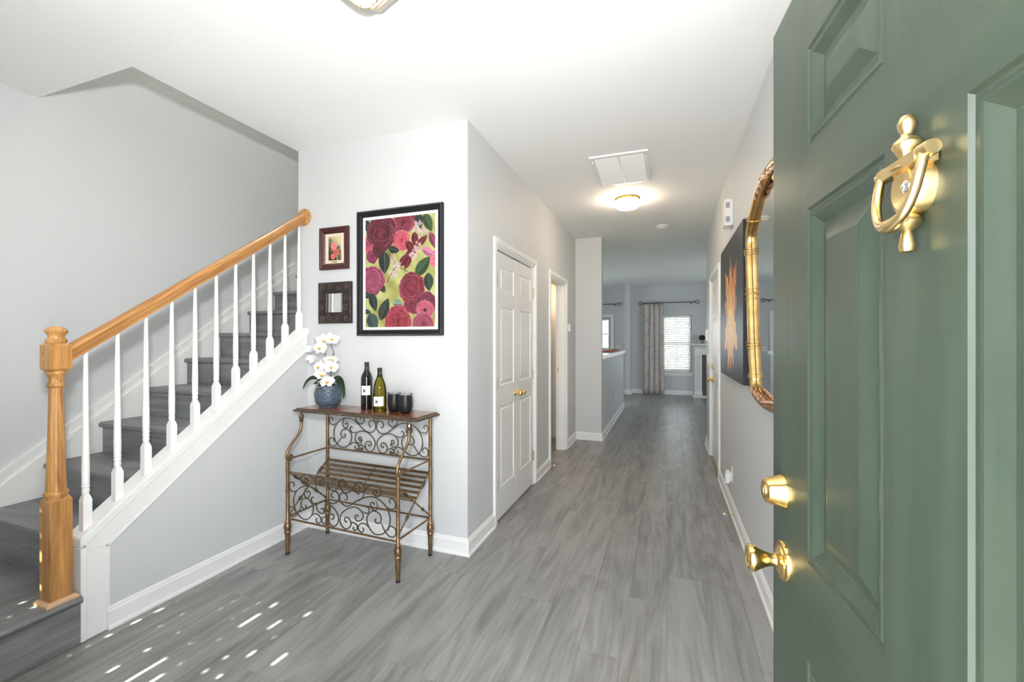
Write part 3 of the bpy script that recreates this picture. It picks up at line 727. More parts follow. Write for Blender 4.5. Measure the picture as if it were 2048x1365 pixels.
# front door frame, just behind the lens
b = MB(); b.box(DX0 - 0.001, DX0 + 0.03, YF0, YF1, 0, DH); b.box(DX1 - 0.03, DX1 + 0.001, YF0, YF1, 0, DH); b.box(DX0 + 0.03, DX1 - 0.03, YF0, YF1, DH - 0.03, DH + 0.001)
struct(b.build('trim_7', M_trim), 'white frame of the entrance door', 'door frame')
b = MB(); b.box(DX0 + 0.03, DX1 - 0.03, YF0, YF1, -0.008, 0.012); struct(b.build('trim_8', M_brassold), 'metal threshold of the entrance door', 'threshold')

# ------------------------------------------------------------------ scrollwork table against the entry wall
TA = math.radians(-2.5)
TBL = thing('console_table', 'bronze scrollwork rack table with wooden top under the pictures', 'table', (-1.83, 2.235, 0), TA)
BACK_SCROLLS = [[(-.104, .677),(-.094, .688),(-.1, .698),(-.114, .696),(-.119, .684),(-.109, .673),(-.091, .674),(-.097, .662),(-.116, .654),(-.142, .666),(-.149, .689),(-.132, .723),(-.091, .738),(-.037, .73),(0.002, .702),(0.022, .669),(0.007, .624),(-.022, .606),(-.052, .619),(-.062, .645),(-.047, .671),(-.022, .673),(-.011, .656),(-.022, .642),(-.036, .648),(-.028, .656)], [(-.01, .778),(-.022, .773),(-.032, .79),(-.022, .812),(0.002, .816),(0.024, .794),(0.019, .758),(-.012, .736),(-.052, .739),(-.091, .762),(-.137, .794),(-.182, .815),(-.239, .815),(-.296, .787),(-.331, .739),(-.336, .69),(-.317, .642),(-.281, .617),(-.244, .615),(-.203, .637),(-.18, .675),(-.182, .711),(-.208, .737),(-.239, .74),(-.268, .724),(-.273, .699),(-.254, .682),(-.234, .688),(-.236, .706),(-.247, .705)], [(-.355, .789),(-.347, .8),(-.352, .811),(-.368, .812),(-.379, .793),(-.363, .768),(-.339, .765),(-.312, .775)], [(-.344, .643),(-.336, .659),(-.36, .673),(-.381, .649),(-.368, .617),(-.339, .614),(-.307, .635),(-.281, .666),(-.262, .686)], [(-.229, .771),(-.236, .777),(-.223, .784),(-.211, .771),(-.218, .754),(-.239, .748),(-.257, .769),(-.252, .798),(-.234, .815)], [(-.17, .755),(-.182, .763),(-.194, .746),(-.177, .725),(-.152, .723),(-.134, .73)], [(-.139, .632),(-.152, .627),(-.137, .609),(-.116, .625),(-.127, .647),(-.157, .657),(-.182, .646),(-.195, .633)], [(-.091, .619),(-.1, .62),(-.094, .609),(-.082, .616),(-.089, .625),(-.109, .609),(-.116, .628),(-.096, .644),(-.067, .633),(-.059, .624)], [(-.142, .844),(-.142, .81),(-.116, .788),(-.091, .788),(-.069, .811),(-.086, .835),(-.106, .822),(-.096, .814)], [(0.002, .841),(0.017, .821),(0.027, .794)]]
FRONT_SCROLLS = [[(-.132, .321),(-.13, .329),(-.114, .329),(-.109, .319),(-.119, .298),(-.15, .305),(-.168, .329),(-.155, .358),(-.109, .376),(-.054, .358),(-.009, .326),(0.006, .286),(-.004, .255),(-.034, .236),(-.064, .249),(-.079, .273),(-.064, .299),(-.039, .306),(-.029, .289),(-.041, .277),(-.049, .284)], [(-.026, .409),(-.044, .409),(-.051, .423),(-.039, .442),(-.014, .447),(0.008, .427),(0.001, .392),(-.034, .372),(-.069, .378),(-.109, .407),(-.171, .438),(-.233, .453),(-.292, .438),(-.34, .4),(-.359, .345),(-.348, .299),(-.313, .256),(-.26, .241),(-.223, .259),(-.197, .298),(-.197, .333),(-.223, .364),(-.254, .374),(-.286, .361),(-.297, .334),(-.286, .312),(-.262, .308),(-.254, .325),(-.265, .333)], [(-.364, .431),(-.354, .442),(-.359, .458),(-.381, .458),(-.397, .432),(-.384, .406),(-.354, .402),(-.328, .413)], [(-.35, .277),(-.348, .295),(-.362, .305),(-.389, .299),(-.4, .271),(-.378, .246),(-.345, .251),(-.313, .284),(-.292, .323)], [(-.244, .407),(-.248, .414),(-.233, .422),(-.22, .408),(-.233, .383),(-.257, .379),(-.27, .401),(-.26, .434)], [(-.189, .383),(-.202, .389),(-.212, .374),(-.197, .352),(-.165, .358)], [(-.159, .265),(-.172, .255),(-.16, .237),(-.14, .242),(-.13, .261),(-.15, .285),(-.181, .29),(-.204, .275)], [(-.104, .254),(-.093, .252),(-.104, .238),(-.124, .251),(-.119, .275),(-.089, .283),(-.073, .274)], [(-.257, .477),(-.268, .482),(-.257, .496),(-.241, .486),(-.246, .467),(-.27, .458),(-.294, .477),(-.292, .505),(-.26, .521),(-.223, .519),(-.197, .501),(-.184, .477)], [(-.13, .478),(-.142, .48),(-.14, .496),(-.119, .503),(-.104, .495),(-.107, .477),(-.124, .468),(-.145, .472),(-.171, .473),(-.181, .487),(-.173, .512),(-.15, .526),(-.119, .522),(-.102, .497),(-.079, .469),(-.049, .452),(-.014, .456),(0.008, .492),(0.001, .517),(-.024, .525),(-.045, .508),(-.036, .491),(-.018, .496),(-.019, .506)], [(-.181, .479),(-.165, .442),(-.13, .412)]]
HWX, HD = 0.423, 0.163
def post(x, y, top):
    b = MB()
    b.lathe([(0.011, 0), (0.013, 0.004), (0.011, 0.012), (0.0125, 0.03), (0.0165, 0.128), (0.0165, 0.132), (0.021, 0.138), (0.021, 0.143), (0.0175, 0.149), (0.022, 0.162), (0.0235, 0.175), (0.021, 0.188), (0.0165, 0.196), (0.020, 0.202), (0.0165, 0.208), (0.0112, 0.216),
             (0.0112, 0.395), (0.0140, 0.398), (0.0140, 0.404), (0.0112, 0.407), (0.0112, 0.520), (0.0145, 0.523), (0.0145, 0.531), (0.0112, 0.534), (0.0112, top)], 16, M=T(x, y, 0))
    p = b.build('leg', M_bronze, TBL, smooth=40)
    b = MB(); b.lathe([(0.0115, 0.0), (0.0135, 0.003), (0.0135, 0.009), (0.0115, 0.012)], 14, M=T(x, y, 0)); b.build('foot_cap', M_black, p)
    return p
ZT0, ZT1 = 0.877, 0.905
for sx in (-1, 1):
    post(sx * HWX, HD, ZT0)
    p = post(sx * HWX, -HD, 0.592)
    # S-curved arm from the front leg back to the table top, ending in a leafy finial
    c = [(-HD + 0.020, 0.612), (-HD + 0.012, 0.604), (-HD + 0.022, 0.594), (-HD + 0.034, 0.606), (-HD + 0.026, 0.630), (-HD + 0.004, 0.632), (-HD - 0.014, 0.610)]
    c = [(-HD + 0.022, 0.610), (-HD + 0.014, 0.604), (-HD + 0.010, 0.612), (-HD + 0.016, 0.622), (-HD + 0.028, 0.620), (-HD + 0.032, 0.606), (-HD + 0.020, 0.594), (-HD + 0.002, 0.596), (-HD - 0.008, 0.616), (-HD + 0.000, 0.650), (-HD + 0.030, 0.690), (-HD + 0.075, 0.735), (-HD + 0.100, 0.775), (-HD + 0.104, 0.822)]
    b = MB(); pth = smoothpath([(sx * HWX, y, z) for y, z in c], 5); n = len(pth)
    b.tube(pth, [0.0040 + 0.0048 * min(1, i / (n * 0.45)) for i in range(n)], 10); b.build('arm', M_bronze, p, smooth=50)
    b = MB(); b.lathe([(0.010, 0.818), (0.013, 0.822), (0.013, 0.828), (0.010, 0.832), (0.0145, 0.842), (0.0165, 0.852), (0.013, 0.864), (0.008, 0.872), (0.008, ZT0)], 10, M=T(sx * HWX, -HD + 0.104, 0)); b.build('finial', M_bronze2, p)
def bar(name, a, c, r, m=M_bronze, par=TBL, seg=8): 
    b = MB(); b.tube([a, c], r, seg); return b.build(name, m, par, smooth=50)
for z in (0.235, 0.600):
    for sx in (-1, 1): bar('side_rail', (sx * HWX, -HD, z), (sx * HWX, HD, z), 0.006)
    bar('back_rail', (-HWX, HD, z), (HWX, HD, z), 0.006)
bar('front_rail', (-HWX, -HD, 0.225), (HWX, -HD, 0.225), 0.006)
# crossed end braces with leaf knuckles
for sx in (-1, 1):
    for s in (-1, 1):
        a = Vector((sx * (HWX - 0.006 * s), s * HD, 0.525)); c = Vector((sx * (HWX - 0.006 * s), -s * HD, 0.245))
        br = bar('brace', a, c, 0.0050)
        for t_, l_ in ((0.22, 0.035), (0.72, 0.020)):
            b = MB(); q = a.lerp(c, t_); d = (c - a).normalized()
            b.tube([q - d * l_, q - d * l_ * 0.4, q, q + d * l_ * 0.5, q + d * l_], [0.004, 0.010, 0.0105, 0.008, 0.004], 8); b.build('brace_knuckle', M_bronze2, br, smooth=40)
# slatted V trough
b = MB(); b.box(-HWX + 0.008, HWX - 0.008, -0.0085, 0.0085, -0.0018, 0.0018); slat_me = b.mesh('slat', M_bronze)
an = math.atan2(0.14, HD)
for s in (-1, 1):
    for i in range(6):
        t_ = (i + 0.9) / 6.0 * 0.97
        link('slat', slat_me, TBL, (0, s * HD * t_, 0.385 + 0.14 * t_), (s * an, 0, 0))
    b = MB(); b.tube([(0, 0.0, 0.381), (0, s * HD * 0.99, 0.520)], 0.0042, 6); b.build('slat_support', M_bronze, TBL)
# wrought scrolls, front and back, mirrored about the middle
def scrolls(name, data, xc, y, lim, r):
    P = thing(name, None, None); P.parent = TBL; P.location = (0, y, 0)
    for c in data:
        for sgn in (1, -1):
            pts = [(sgn * max(min(px - xc, -0.002), -lim), 0.0, pz) for px, pz in c]
            pth = smoothpath(pts, 4); n = len(pth)
            b = MB(); b.tube(pth, [r * min(1, 0.55 + 0.15 * min(i, n - 1 - i)) for i in range(n)], 6); b.build('scroll', M_bronze2, P, smooth=60)
scrolls('back_scroll_panel', BACK_SCROLLS, 0.0285, HD, 0.408, 0.0036)
scrolls('front_scroll_panel', FRONT_SCROLLS, 0.0115, -HD - 0.001, 0.410, 0.0038)
# top: red-brown boards in a carved edge
b = MB(); b.box(-0.470, 0.470, -0.052, 0.162, ZT1 - 0.008, ZT1); tp = b.build('top_board', M_walnut, TBL, bevel=0.002)
for x in (-0.16, 0.155):
    b = MB(); b.box(x - 0.001, x + 0.001, -0.050, 0.160, ZT1 + 0.0001, ZT1 + 0.0005); b.build('board_joint', M_dark, tp)
b = MB()
ep = [(0.0, 0.0), (0.004, -0.006), (0.015, -0.010), (0.018, -0.016), (0.015, -0.022), (0.006, -0.026), (0.0, -0.0275), (-0.04, -0.0275)]
x0, x1, y0, y1 = -0.470, 0.470, -0.052, 0.162
b.rings([[(x0 - o, y0 - o, ZT1 + z), (x1 + o, y0 - o, ZT1 + z), (x1 + o, y1 + min(o, 0.008), ZT1 + z), (x0 - o, y1 + min(o, 0.008), ZT1 + z)] for o, z in ep], cap0=False, cap1=False)
ed = b.build('carved_edge', M_carved, TBL)
b = MB()
n = 62
for i in range(n):
    x = x0 - 0.008 + (x1 - x0 + 0.016) * (i + 0.5) / n
    b.ball((x, y0 - 0.0165, ZT1 - 0.016), 0.0052, 6, 4, 1.0, 0.7, 1.15)
for i in range(14):
    for xx in (x0 - 0.0165, x1 + 0.0165): b.ball((xx, y0 + (y1 - y0) * (i + 0.5) / 14, ZT1 - 0.016), 0.0052, 6, 4, 0.7, 1.0, 1.15)
o = b.build('beading', M_bronze2, ed, smooth=60); o['kind'] = 'stuff'

# ------------------------------------------------------------------ things on the table
TZ = ZT1 + 0.0006
OR = thing('potted_orchid', 'white artificial orchid in a textured slate-blue pot on the table', 'plant', (-2.150, 2.320, TZ))
b = MB()
seg = 72; rings_ = []
pp = [(0.048, 0.0), (0.056, 0.001), (0.056, 0.008), (0.064, 0.014), (0.075, 0.028), (0.083, 0.048), (0.0865, 0.070), (0.0865, 0.092), (0.084, 0.112), (0.080, 0.130), (0.0795, 0.139), (0.080, 0.144), (0.074, 0.144), (0.072, 0.128), (0.070, 0.120)]
ex = []
for i in range(len(pp) - 1):
    (r0, z0), (r1, z1) = pp[i], pp[i+1]
    m = max(1, int((z1 - z0) / 0.004)) if 0.012 < z1 < 0.131 and i < 9 else 1
    for k in range(m): ex.append((r0 + (r1 - r0) * k / m, z0 + (z1 - z0) * k / m))
ex.append(pp[-1])
for r, z in ex:
    ring = []
    for j in range(seg):
        a = 2 * PI * j / seg
        bump = 0.0
        if 0.014 < z < 0.131 and r > 0.06:
            row = int(z / 0.0135); ph = (j + (row % 2) * 2) % 4
            bump = 0.0026 if (ph in (0, 1) and 0.25 < (z / 0.0135) % 1 < 0.85) else -0.0014
        ring.append(((r + bump) * math.cos(a), (r + bump) * math.sin(a), z))
    rings_.append(ring)
b.rings(rings_, True, False); b.build('pot', M_pot, OR, smooth=60)
b = MB(); b.lathe([(0.071, 0.122), (0.072, 0.127), (0.05, 0.131), (0.02, 0.134), (0.001, 0.134)], 20); b.build('potting_bark', M_soil, OR, smooth=40)
# picture-plane helper for this plant: right along the wall, up, and towards the room
def op(rx, z, dy=0.0): return Vector((rx, -dy, z))
def leafblade(path, w, m, par, nm='leaf', droop=Vector((0, 0, 1))):
    P = [Vector(p) for p in smoothpath(path, 5)]; n = len(P); b = MB(); L_, R_, U_ = [], [], []
    rings = []
    for i in range(n):
        t = i / (n - 1); d = (P[min(i+1, n-1)] - P[max(i-1, 0)]).normalized()
        s = d.cross(Vector((0.3, -0.9, 0.35))).normalized()
        nn = s.cross(d).normalized()
        ww = w * (math.sin(PI * min(1, 0.12 + 0.88 * t) ** 0.9) ** 0.6 if t < 0.999 else 0.02)
        rings.append([tuple(P[i] + s * ww), tuple(P[i] - nn * 0.0035), tuple(P[i] - s * ww), tuple(P[i] + nn * 0.0005)])
    b.rings(rings); return b.build(nm, m, par, smooth=70)
leafblade([(-0.03, 0, 0.125), (-0.06, -0.02, 0.185), (-0.10, -0.04, 0.195), (-0.14, -0.05, 0.165), (-0.165, -0.055, 0.115)], 0.013, M_leaf, OR)
leafblade([(0.03, 0, 0.125), (0.06, -0.02, 0.175), (0.10, -0.03, 0.180), (0.135, -0.035, 0.145), (0.150, -0.035, 0.105)], 0.014, M_leaf, OR)
leafblade([(0.02, 0, 0.125), (0.05, 0.01, 0.19), (0.085, 0.005, 0.195), (0.115, 0.0, 0.17), (0.13, 0.0, 0.10), (0.125, 0.0, 0.055)], 0.014, M_leaf, OR)
leafblade([(-0.01, -0.02, 0.12), (-0.035, -0.05, 0.165), (-0.06, -0.07, 0.155)], 0.013, M_leaf, OR)
# stems
b = MB(); b.tube(smoothpath([(0.0, 0, 0.12), (-0.01, -0.01, 0.20), (0.0, -0.01, 0.28), (-0.015, -0.015, 0.36), (-0.05, -0.02, 0.41), (-0.10, -0.02, 0.425)], 5), 0.0026, 6); st = b.build('stem', M_stem, OR, smooth=60)
b = MB(); b.tube(smoothpath([(0.01, 0, 0.12), (0.025, 0.0, 0.24), (0.04, 0.0, 0.30), (0.045, 0.0, 0.37), (0.02, 0.0, 0.42)], 5), 0.0023, 6); b.build('stem', M_stem, OR, smooth=60)
for pth in ([(-0.10, -0.02, 0.455), (-0.085, -0.02, 0.432)], [(-0.122, -0.02, 0.405), (-0.095, -0.02, 0.403)], [(0.018, 0, 0.30), (0.04, 0, 0.36)], [(-0.105, -0.02, 0.365), (-0.06, -0.02, 0.385)], [(-0.02, -0.01, 0.25), (0.03, -0.02, 0.29)]):
    b = MB(); b.tube(pth, 0.0018, 5); b.build('twig', M_stem, st)
for pth in ([(-0.02, -0.06, 0.14), (-0.03, -0.084, 0.138), (-0.045, -0.090, 0.10)], [(-0.02, -0.06, 0.14), (-0.022, -0.086, 0.135), (-0.028, -0.091, 0.11)], [(-0.025, -0.07, 0.14), (-0.012, -0.087, 0.14), (-0.004, -0.06, 0.142)]):
    b = MB(); b.tube(smoothpath(pth, 4), 0.002, 6); b.build('air_root', M_root, OR, smooth=60)
def flower_mesh(sc, closed):
    b = MB()
    def petal(a, L_, W_, cup, z0):
        n, m = 7, 6; vs = []
        for i in range(n):
            t = i / (n - 1)
            w = W_ * (math.sin(PI * (0.08 + 0.90 * t)) ** 0.65)
            for j in range(m + 1):
                u = j / m * 2 - 1
                x = u * w; y = t * L_
                zz = z0 + cup * (t * t) * L_ * 0.6 + 0.25 * w * (1 - u * u) * (1 - closed) - 0.002 * math.cos(3 * u)
                ca, sa = math.cos(a), math.sin(a)
                vs.append((sc * (x * ca - y * sa), sc * zz, sc * (x * sa + y * ca)))
        fs = [(i*(m+1)+j, i*(m+1)+j+1, (i+1)*(m+1)+j+1, (i+1)*(m+1)+j) for i in range(n-1) for j in range(m)]
        b.add(vs, fs)
    k = -1.6 * closed
    for a in (0, 2*PI/3 + 0.25, -2*PI/3 - 0.25): petal(a, 0.036, 0.014, k, 0.004)
    for a in (PI/2 - 0.12, -PI/2 + 0.12): petal(a, 0.040, 0.023, k * 0.9, 0.0)
    return b.mesh('flower', M_petal, smooth=80)
def lip_mesh(sc):
    b = MB(); b.ball((0, -0.006 * sc, -0.006 * sc), 0.006 * sc, 8, 6, 1.0, 1.1, 1.3); b.ball((0.006*sc, -0.004*sc, -0.003*sc), 0.004*sc, 8, 5); b.ball((-0.006*sc, -0.004*sc, -0.003*sc), 0.004*sc, 8, 5)
    return b.mesh('lip', M_lip, smooth=60)
FM = {c: flower_mesh(1.0, c) for c in (0.0, 0.35, 1.0)}; LM = lip_mesh(1.0)
for (fx, fz, fy, sc, cl, rx, rz_) in ((0.035, 0.455, -0.01, 1.0, 0.35, -0.5, 0.7), (-0.022, 0.448, -0.02, 1.0, 0.0, 0.6, 0.0), (-0.028, 0.398, -0.045, 1.0, 0.0, -0.1, -0.35), (-0.118, 0.385, -0.02, 0.75, 1.0, -0.4, -0.9), (-0.094, 0.330, -0.03, 0.80, 1.0, 0.4, -0.7),
        (-0.028, 0.272, -0.055, 0.95, 0.0, -0.2, -0.55), (0.040, 0.322, -0.02, 0.95, 0.35, 0.7, 0.3), (0.068, 0.272, -0.05, 0.95, 0.0, -0.1, 0.5), (0.0, 0.222, -0.06, 0.95, 0.35, 0.5, -0.2), (0.066, 0.180, -0.085, 0.95, 0.35, 0.3, 0.7)):
    o = link('flower', FM[cl], OR, (fx, fy, fz), (rx, 0, rz_ + 0.45)); o.scale = (sc * 1.3,) * 3
    if cl < 1: link('lip', LM, o)

def bottle(name, label, loc, prof, m, cap, lab, rz_, fill=None):
    B = thing(name, label, 'bottle', loc, rz_, 'wine bottles on the console table')
    b = MB(); b.lathe(prof, 32); b.build('glass_body', m, B, smooth=45)
    b = MB(); b.lathe(cap, 24); b.build('capsule', M_foil, B, smooth=45)
    r, z0, z1, a0, a1 = lab
    b = MB(); n = 14
    ring = lambda rr: [[(rr * math.sin(a0 + (a1 - a0) * i / n), -rr * math.cos(a0 + (a1 - a0) * i / n), z) for i in range(n + 1)] for z in (z0, z1)]
    v = ring(r); b.add(v[0] + v[1], [(i, i+1, n+2+i, n+1+i) for i in range(n)]); lb = b.build('paper_label', M_paper, B, smooth=60)
    def patch(aa, ab, za, zb, m_, nm):
        b = MB(); k = 4; rr = r + 0.0004
        vs = [(rr * math.sin(aa + (ab - aa) * i / k), -rr * math.cos(aa + (ab - aa) * i / k), z) for z in (za, zb) for i in range(k + 1)]
        b.add(vs, [(i, i+1, k+2+i, k+1+i) for i in range(k)]); return b, m_, nm
    am = a0 + (a1 - a0) * 0.36; hz = (z0 + z1) / 2 - 0.002; da = 0.0085 / r
    bb_, m_, nm = patch(am - da, am + da, hz - 0.009, hz + 0.009, M_ink, 'emblem'); bb_.build(nm, m_, lb)
    b = MB(); rr = r + 0.0008
    ang_ = lambda q: am + q / r
    circ = [(rr * math.sin(ang_(0.0042 * math.cos(t))), -rr * math.cos(ang_(0.0042 * math.cos(t))), hz + 0.0048 * math.sin(t) - 0.0005) for t in [2 * PI * i / 14 for i in range(14)]]
    b.tube(circ, 0.0007, 4, closed=True); b.build('emblem_figure', M_paper, lb)
    b = MB()
    for grp in ((0.06, 0.40), (0.48, 0.74)):
        q = grp[0]
        while q < grp[1]:
            aa = a0 + (a1 - a0) * q; ab = a0 + (a1 - a0) * (q + 0.03)
            rr2 = r + 0.0004
            b.add([(rr2*math.sin(aa), -rr2*math.cos(aa), z1 - 0.0105), (rr2*math.sin(ab), -rr2*math.cos(ab), z1 - 0.0105), (rr2*math.sin(ab), -rr2*math.cos(ab), z1 - 0.0072), (rr2*math.sin(aa), -rr2*math.cos(aa), z1 - 0.0072)], [(0, 1, 2, 3)]); q += 0.046
    b.build('lettering', M_inkg, lb)
    b, m_, nm = patch(am - da * 0.7, am + da * 0.7, z0 + 0.006, z0 + 0.0075, M_inkg, 'lettering'); b.build(nm, m_, lb)
    return B
bottle('wine_bottle', 'tall dark red-wine bottle with white label beside the olive bottle', (-1.838, 2.322, TZ),
    [(0.030, 0.003), (0.0345, 0.0), (0.0360, 0.006), (0.0362, 0.195), (0.0345, 0.212), (0.027, 0.232), (0.018, 0.246), (0.0150, 0.255), (0.0140, 0.262)], M_redwine,
    [(0.0147, 0.244), (0.0150, 0.256), (0.0138, 0.272), (0.0136, 0.292), (0.0150, 0.2935), (0.0150, 0.303), (0.0135, 0.305), (0.001, 0.305)], (0.0366, 0.094, 0.154, 0.50 - 0.9, 0.50 + 0.80), 0.0)
B2 = bottle('wine_bottle', 'olive-green white-wine bottle with sloping shoulders and low white label', (-1.722, 2.302, TZ),
    [(0.036, 0.003), (0.0400, 0.0), (0.0410, 0.006), (0.0412, 0.105), (0.0400, 0.135), (0.0360, 0.160), (0.0290, 0.185), (0.0210, 0.205), (0.0160, 0.220), (0.0142, 0.232)], M_wine,
    [(0.0150, 0.214), (0.0146, 0.230), (0.0140, 0.260), (0.0152, 0.2615), (0.0152, 0.270), (0.0135, 0.272), (0.001, 0.272)], (0.0417, 0.032, 0.092, 0.50 - 0.95, 0.50 + 0.72), 0.0)

def tumbler(label, loc):
    t_ = thing('stemless_tumbler', label, 'cup', loc, 0, 'black tumblers on the console table')
    b = MB(); b.lathe([(0.026, 0.0), (0.030, 0.002), (0.036, 0.014), (0.0415, 0.034), (0.0438, 0.056), (0.0432, 0.078), (0.0410, 0.100), (0.0395, 0.113), (0.0375, 0.113), (0.038, 0.100), (0.001, 0.09)], 32); b.build('cup', M_cup, t_, smooth=50)
    b = MB(); b.lathe([(0.0405, 0.113), (0.0412, 0.1145), (0.0412, 0.1185), (0.0395, 0.121), (0.030, 0.121), (0.029, 0.1185), (0.001, 0.1185)], 32); ld = b.build('lid', M_lid, t_, smooth=40)
    b = MB(); b.lathe([(0.0405, 0.112), (0.0415, 0.1135), (0.0405, 0.115), (0.038, 0.115), (0.0378, 0.112)], 32); b.build('steel_rim', mat('steel', (0.55, 0.56, 0.58), 0.25, 1.0), ld)
    b = MB(); b.box(-0.008, 0.008, -0.026, 0.004, 0.1188, 0.124); b.build('slider', M_lid, ld, bevel=0.002)
tumbler('matte black tumbler with clear lid, touching the olive bottle', (-1.615, 2.305, TZ))
tumbler('matte black tumbler with clear lid, rightmost on the table', (-1.510, 2.272, TZ))

# ------------------------------------------------------------------ printed pictures, painted point by point
def lin(c):
    c = np.asarray(c, float) / 255.0
    return np.where(c <= 0.04045, c / 12.92, ((c + 0.055) / 1.055) ** 2.4)
class Canvas:
    def __init__(s, nx, ny, aspect, seed=1):
        s.nx, s.ny = nx, ny
        s.u, s.v = np.meshgrid((np.arange(nx) + 0.0) / (nx - 1), (np.arange(ny) + 0.0) / (ny - 1))
        s.y = s.v * aspect            # same unit as u
        s.asp = aspect; s.c = np.zeros((ny, nx, 3)); s.rg = np.random.default_rng(seed)
    def mix(s, col, a):
        a = np.clip(a, 0, 1)[..., None]; s.c = s.c * (1 - a) + np.asarray(col, float) * a
    def noise(s, f, ph):
        u, y = s.u * f, s.y * f
        return (np.sin(u * 3.1 + 1.7 * np.sin(y * 2.3 + ph)) + np.sin(y * 2.7 + 1.9 * np.sin(u * 1.9 - ph))) * 0.25 + 0.5
    def soft(s, d, w=0.006): return np.clip(0.5 - d / w, 0, 1)
    def rose(s, cu, cv, r, dark, midc, hi, heart=None, ph=0.0, turns=4.0):
        """overlapping petals, outer ones first, each shaded from its dark base to a light rim"""
        dark, midc, hi = (np.asarray(q, float) for q in (dark, midc, hi))
        rg = np.random.default_rng(int(ph * 100) + int(cu * 1000))
        layers = ((7, 0.60, 0.46), (6, 0.44, 0.42), (5, 0.30, 0.36), (4, 0.18, 0.28), (3, 0.08, 0.20))
        for li, (n, q, pr) in enumerate(layers):
            a0 = ph + li * 0.7
            for i in range(n):
                a = a0 + 2 * PI * i / n + rg.uniform(-0.2, 0.2)
                q_ = q * rg.uniform(0.88, 1.12); p_ = pr * r * rg.uniform(0.85, 1.15)
                px, py = cu + r * q_ * math.cos(a), cv * s.asp + r * q_ * math.sin(a)
                dx, dy = s.u - px, s.y - py
                e1 = dx * math.cos(a) + dy * math.sin(a); e2 = -dx * math.sin(a) + dy * math.cos(a)
                th = np.arctan2(e2, e1)
                d = np.hypot(e1 * 1.15, e2 * 0.85) / (p_ * (1 + 0.06 * np.cos(3 * th + i) + 0.05 * np.cos(7 * th + ph)))
                m = np.clip((1 - d) * p_ / 0.006 + 0.5, 0, 1)
                t = np.clip(e1 / p_ * 0.55 + 0.45 + 0.10 * np.sin(9 * th + i), 0, 1)
                t = t * rg.uniform(0.7, 1.1)
                col = dark * (1 - t[..., None]) + midc * t[..., None]
                s.c = s.c * (1 - m[..., None]) + col * m[..., None]
                rim = m * np.clip((d - 0.84) / 0.12, 0, 1) * np.clip(e1 / p_ + 0.2, 0, 1)
                s.mix(hi, rim * rg.uniform(0.35, 1.0))
                s.mix(dark * 0.55, m * np.clip(-e1 / p_ - 0.25, 0, 1) * 0.9)
        if heart is not None:
            dd = np.hypot(s.u - cu, s.y - cv * s.asp) / r
            s.mix(heart, np.clip(1 - dd / 0.30, 0, 1) * 0.65)
    def leaf(s, cu, cv, L, W, ang, col, vein, serr=0.0):
        dx, dy = s.u - cu, s.y - cv * s.asp
        ca, sa = math.cos(ang), math.sin(ang)
        t = (dx * ca + dy * sa) / L; w = (-dx * sa + dy * ca)
        hw = W * np.clip(1 - np.abs(t) ** 2.2, 0, 1) * (1 - 0.25 * t)
        hw = hw * (1 + serr * np.sin(40 * t))
        m = s.soft(np.abs(w) - hw, 0.005) * (np.abs(t) < 1)
        s.mix(col, m)
        s.mix(np.asarray(col) * 0.6, m * (w > 0) * 0.6)
        vv = np.abs((t * 6 - np.abs(w) / W * 1.5) % 1 - 0.5)
        s.mix(vein, m * (vv < 0.07) * 0.35)
        s.mix(vein, m * np.clip(1 - np.abs(w) / 0.005, 0, 1) * 0.8)
    def sprig(s, cu, cv, n, spread, col, r=0.019):
        for i in range(n):
            a, q = s.rg.uniform(0, 2 * PI), spread * math.sqrt(s.rg.uniform(0, 1))
            x, y = cu + q * math.cos(a), cv * s.asp + q * math.sin(a) * 1.1
            d = np.hypot(s.u - x, s.y - y); th = np.arctan2(s.y - y, s.u - x)
            s.mix(np.asarray(col) * s.rg.uniform(0.8, 1.05), s.soft(d - r * (0.75 + 0.35 * np.cos(5 * th + i)), 0.005) * 0.95)
            s.mix((190, 90, 110), s.soft(d - r * 0.28, 0.004) * 0.7)
    def stroke(s, pts, w, col):
        for (a, b_), (c, d) in zip(pts[:-1], pts[1:]):
            x0, y0, x1, y1 = a, b_ * s.asp, c, d * s.asp
            dx, dy = x1 - x0, y1 - y0
            t = np.clip(((s.u - x0) * dx + (s.y - y0) * dy) / (dx*dx + dy*dy), 0, 1)
            s.mix(col, s.soft(np.hypot(s.u - x0 - t*dx, s.y - y0 - t*dy) - w, 0.004))
    def build(s, name, w, h, m, parent, x0, z0, y):
        """flat print: left edge x0, bottom z0, in the plane y (looking to -y)"""
        b = MB(); nx, ny = s.nx, s.ny
        X = x0 + s.u * w; Z = z0 + (1 - s.v) * h
        vs = np.stack([X, np.full_like(X, y), Z], -1).reshape(-1, 3)
        i = np.arange(nx * ny).reshape(ny, nx)
        fs = np.stack([i[:-1, :-1], i[1:, :-1], i[1:, 1:], i[:-1, 1:]], -1).reshape(-1, 4)
        me = bpy.data.meshes.new(name); me.from_pydata(vs.tolist(), [], fs.tolist())
        at = me.color_attributes.new('print', 'FLOAT_COLOR', 'POINT')
        col = np.ones((nx * ny, 4)); col[:, :3] = lin(np.clip(s.c, 0, 255)).reshape(-1, 3)
        at.data.foreach_set('color', col.ravel()); me.materials.append(m)
        return link(name, me, parent)

def frame_strips(par, w, h, fw, steps, m, name='frame'):
    b = MB(); b.rect_loft(0, w, 0, h, steps, False); return b.build(name, m, par)

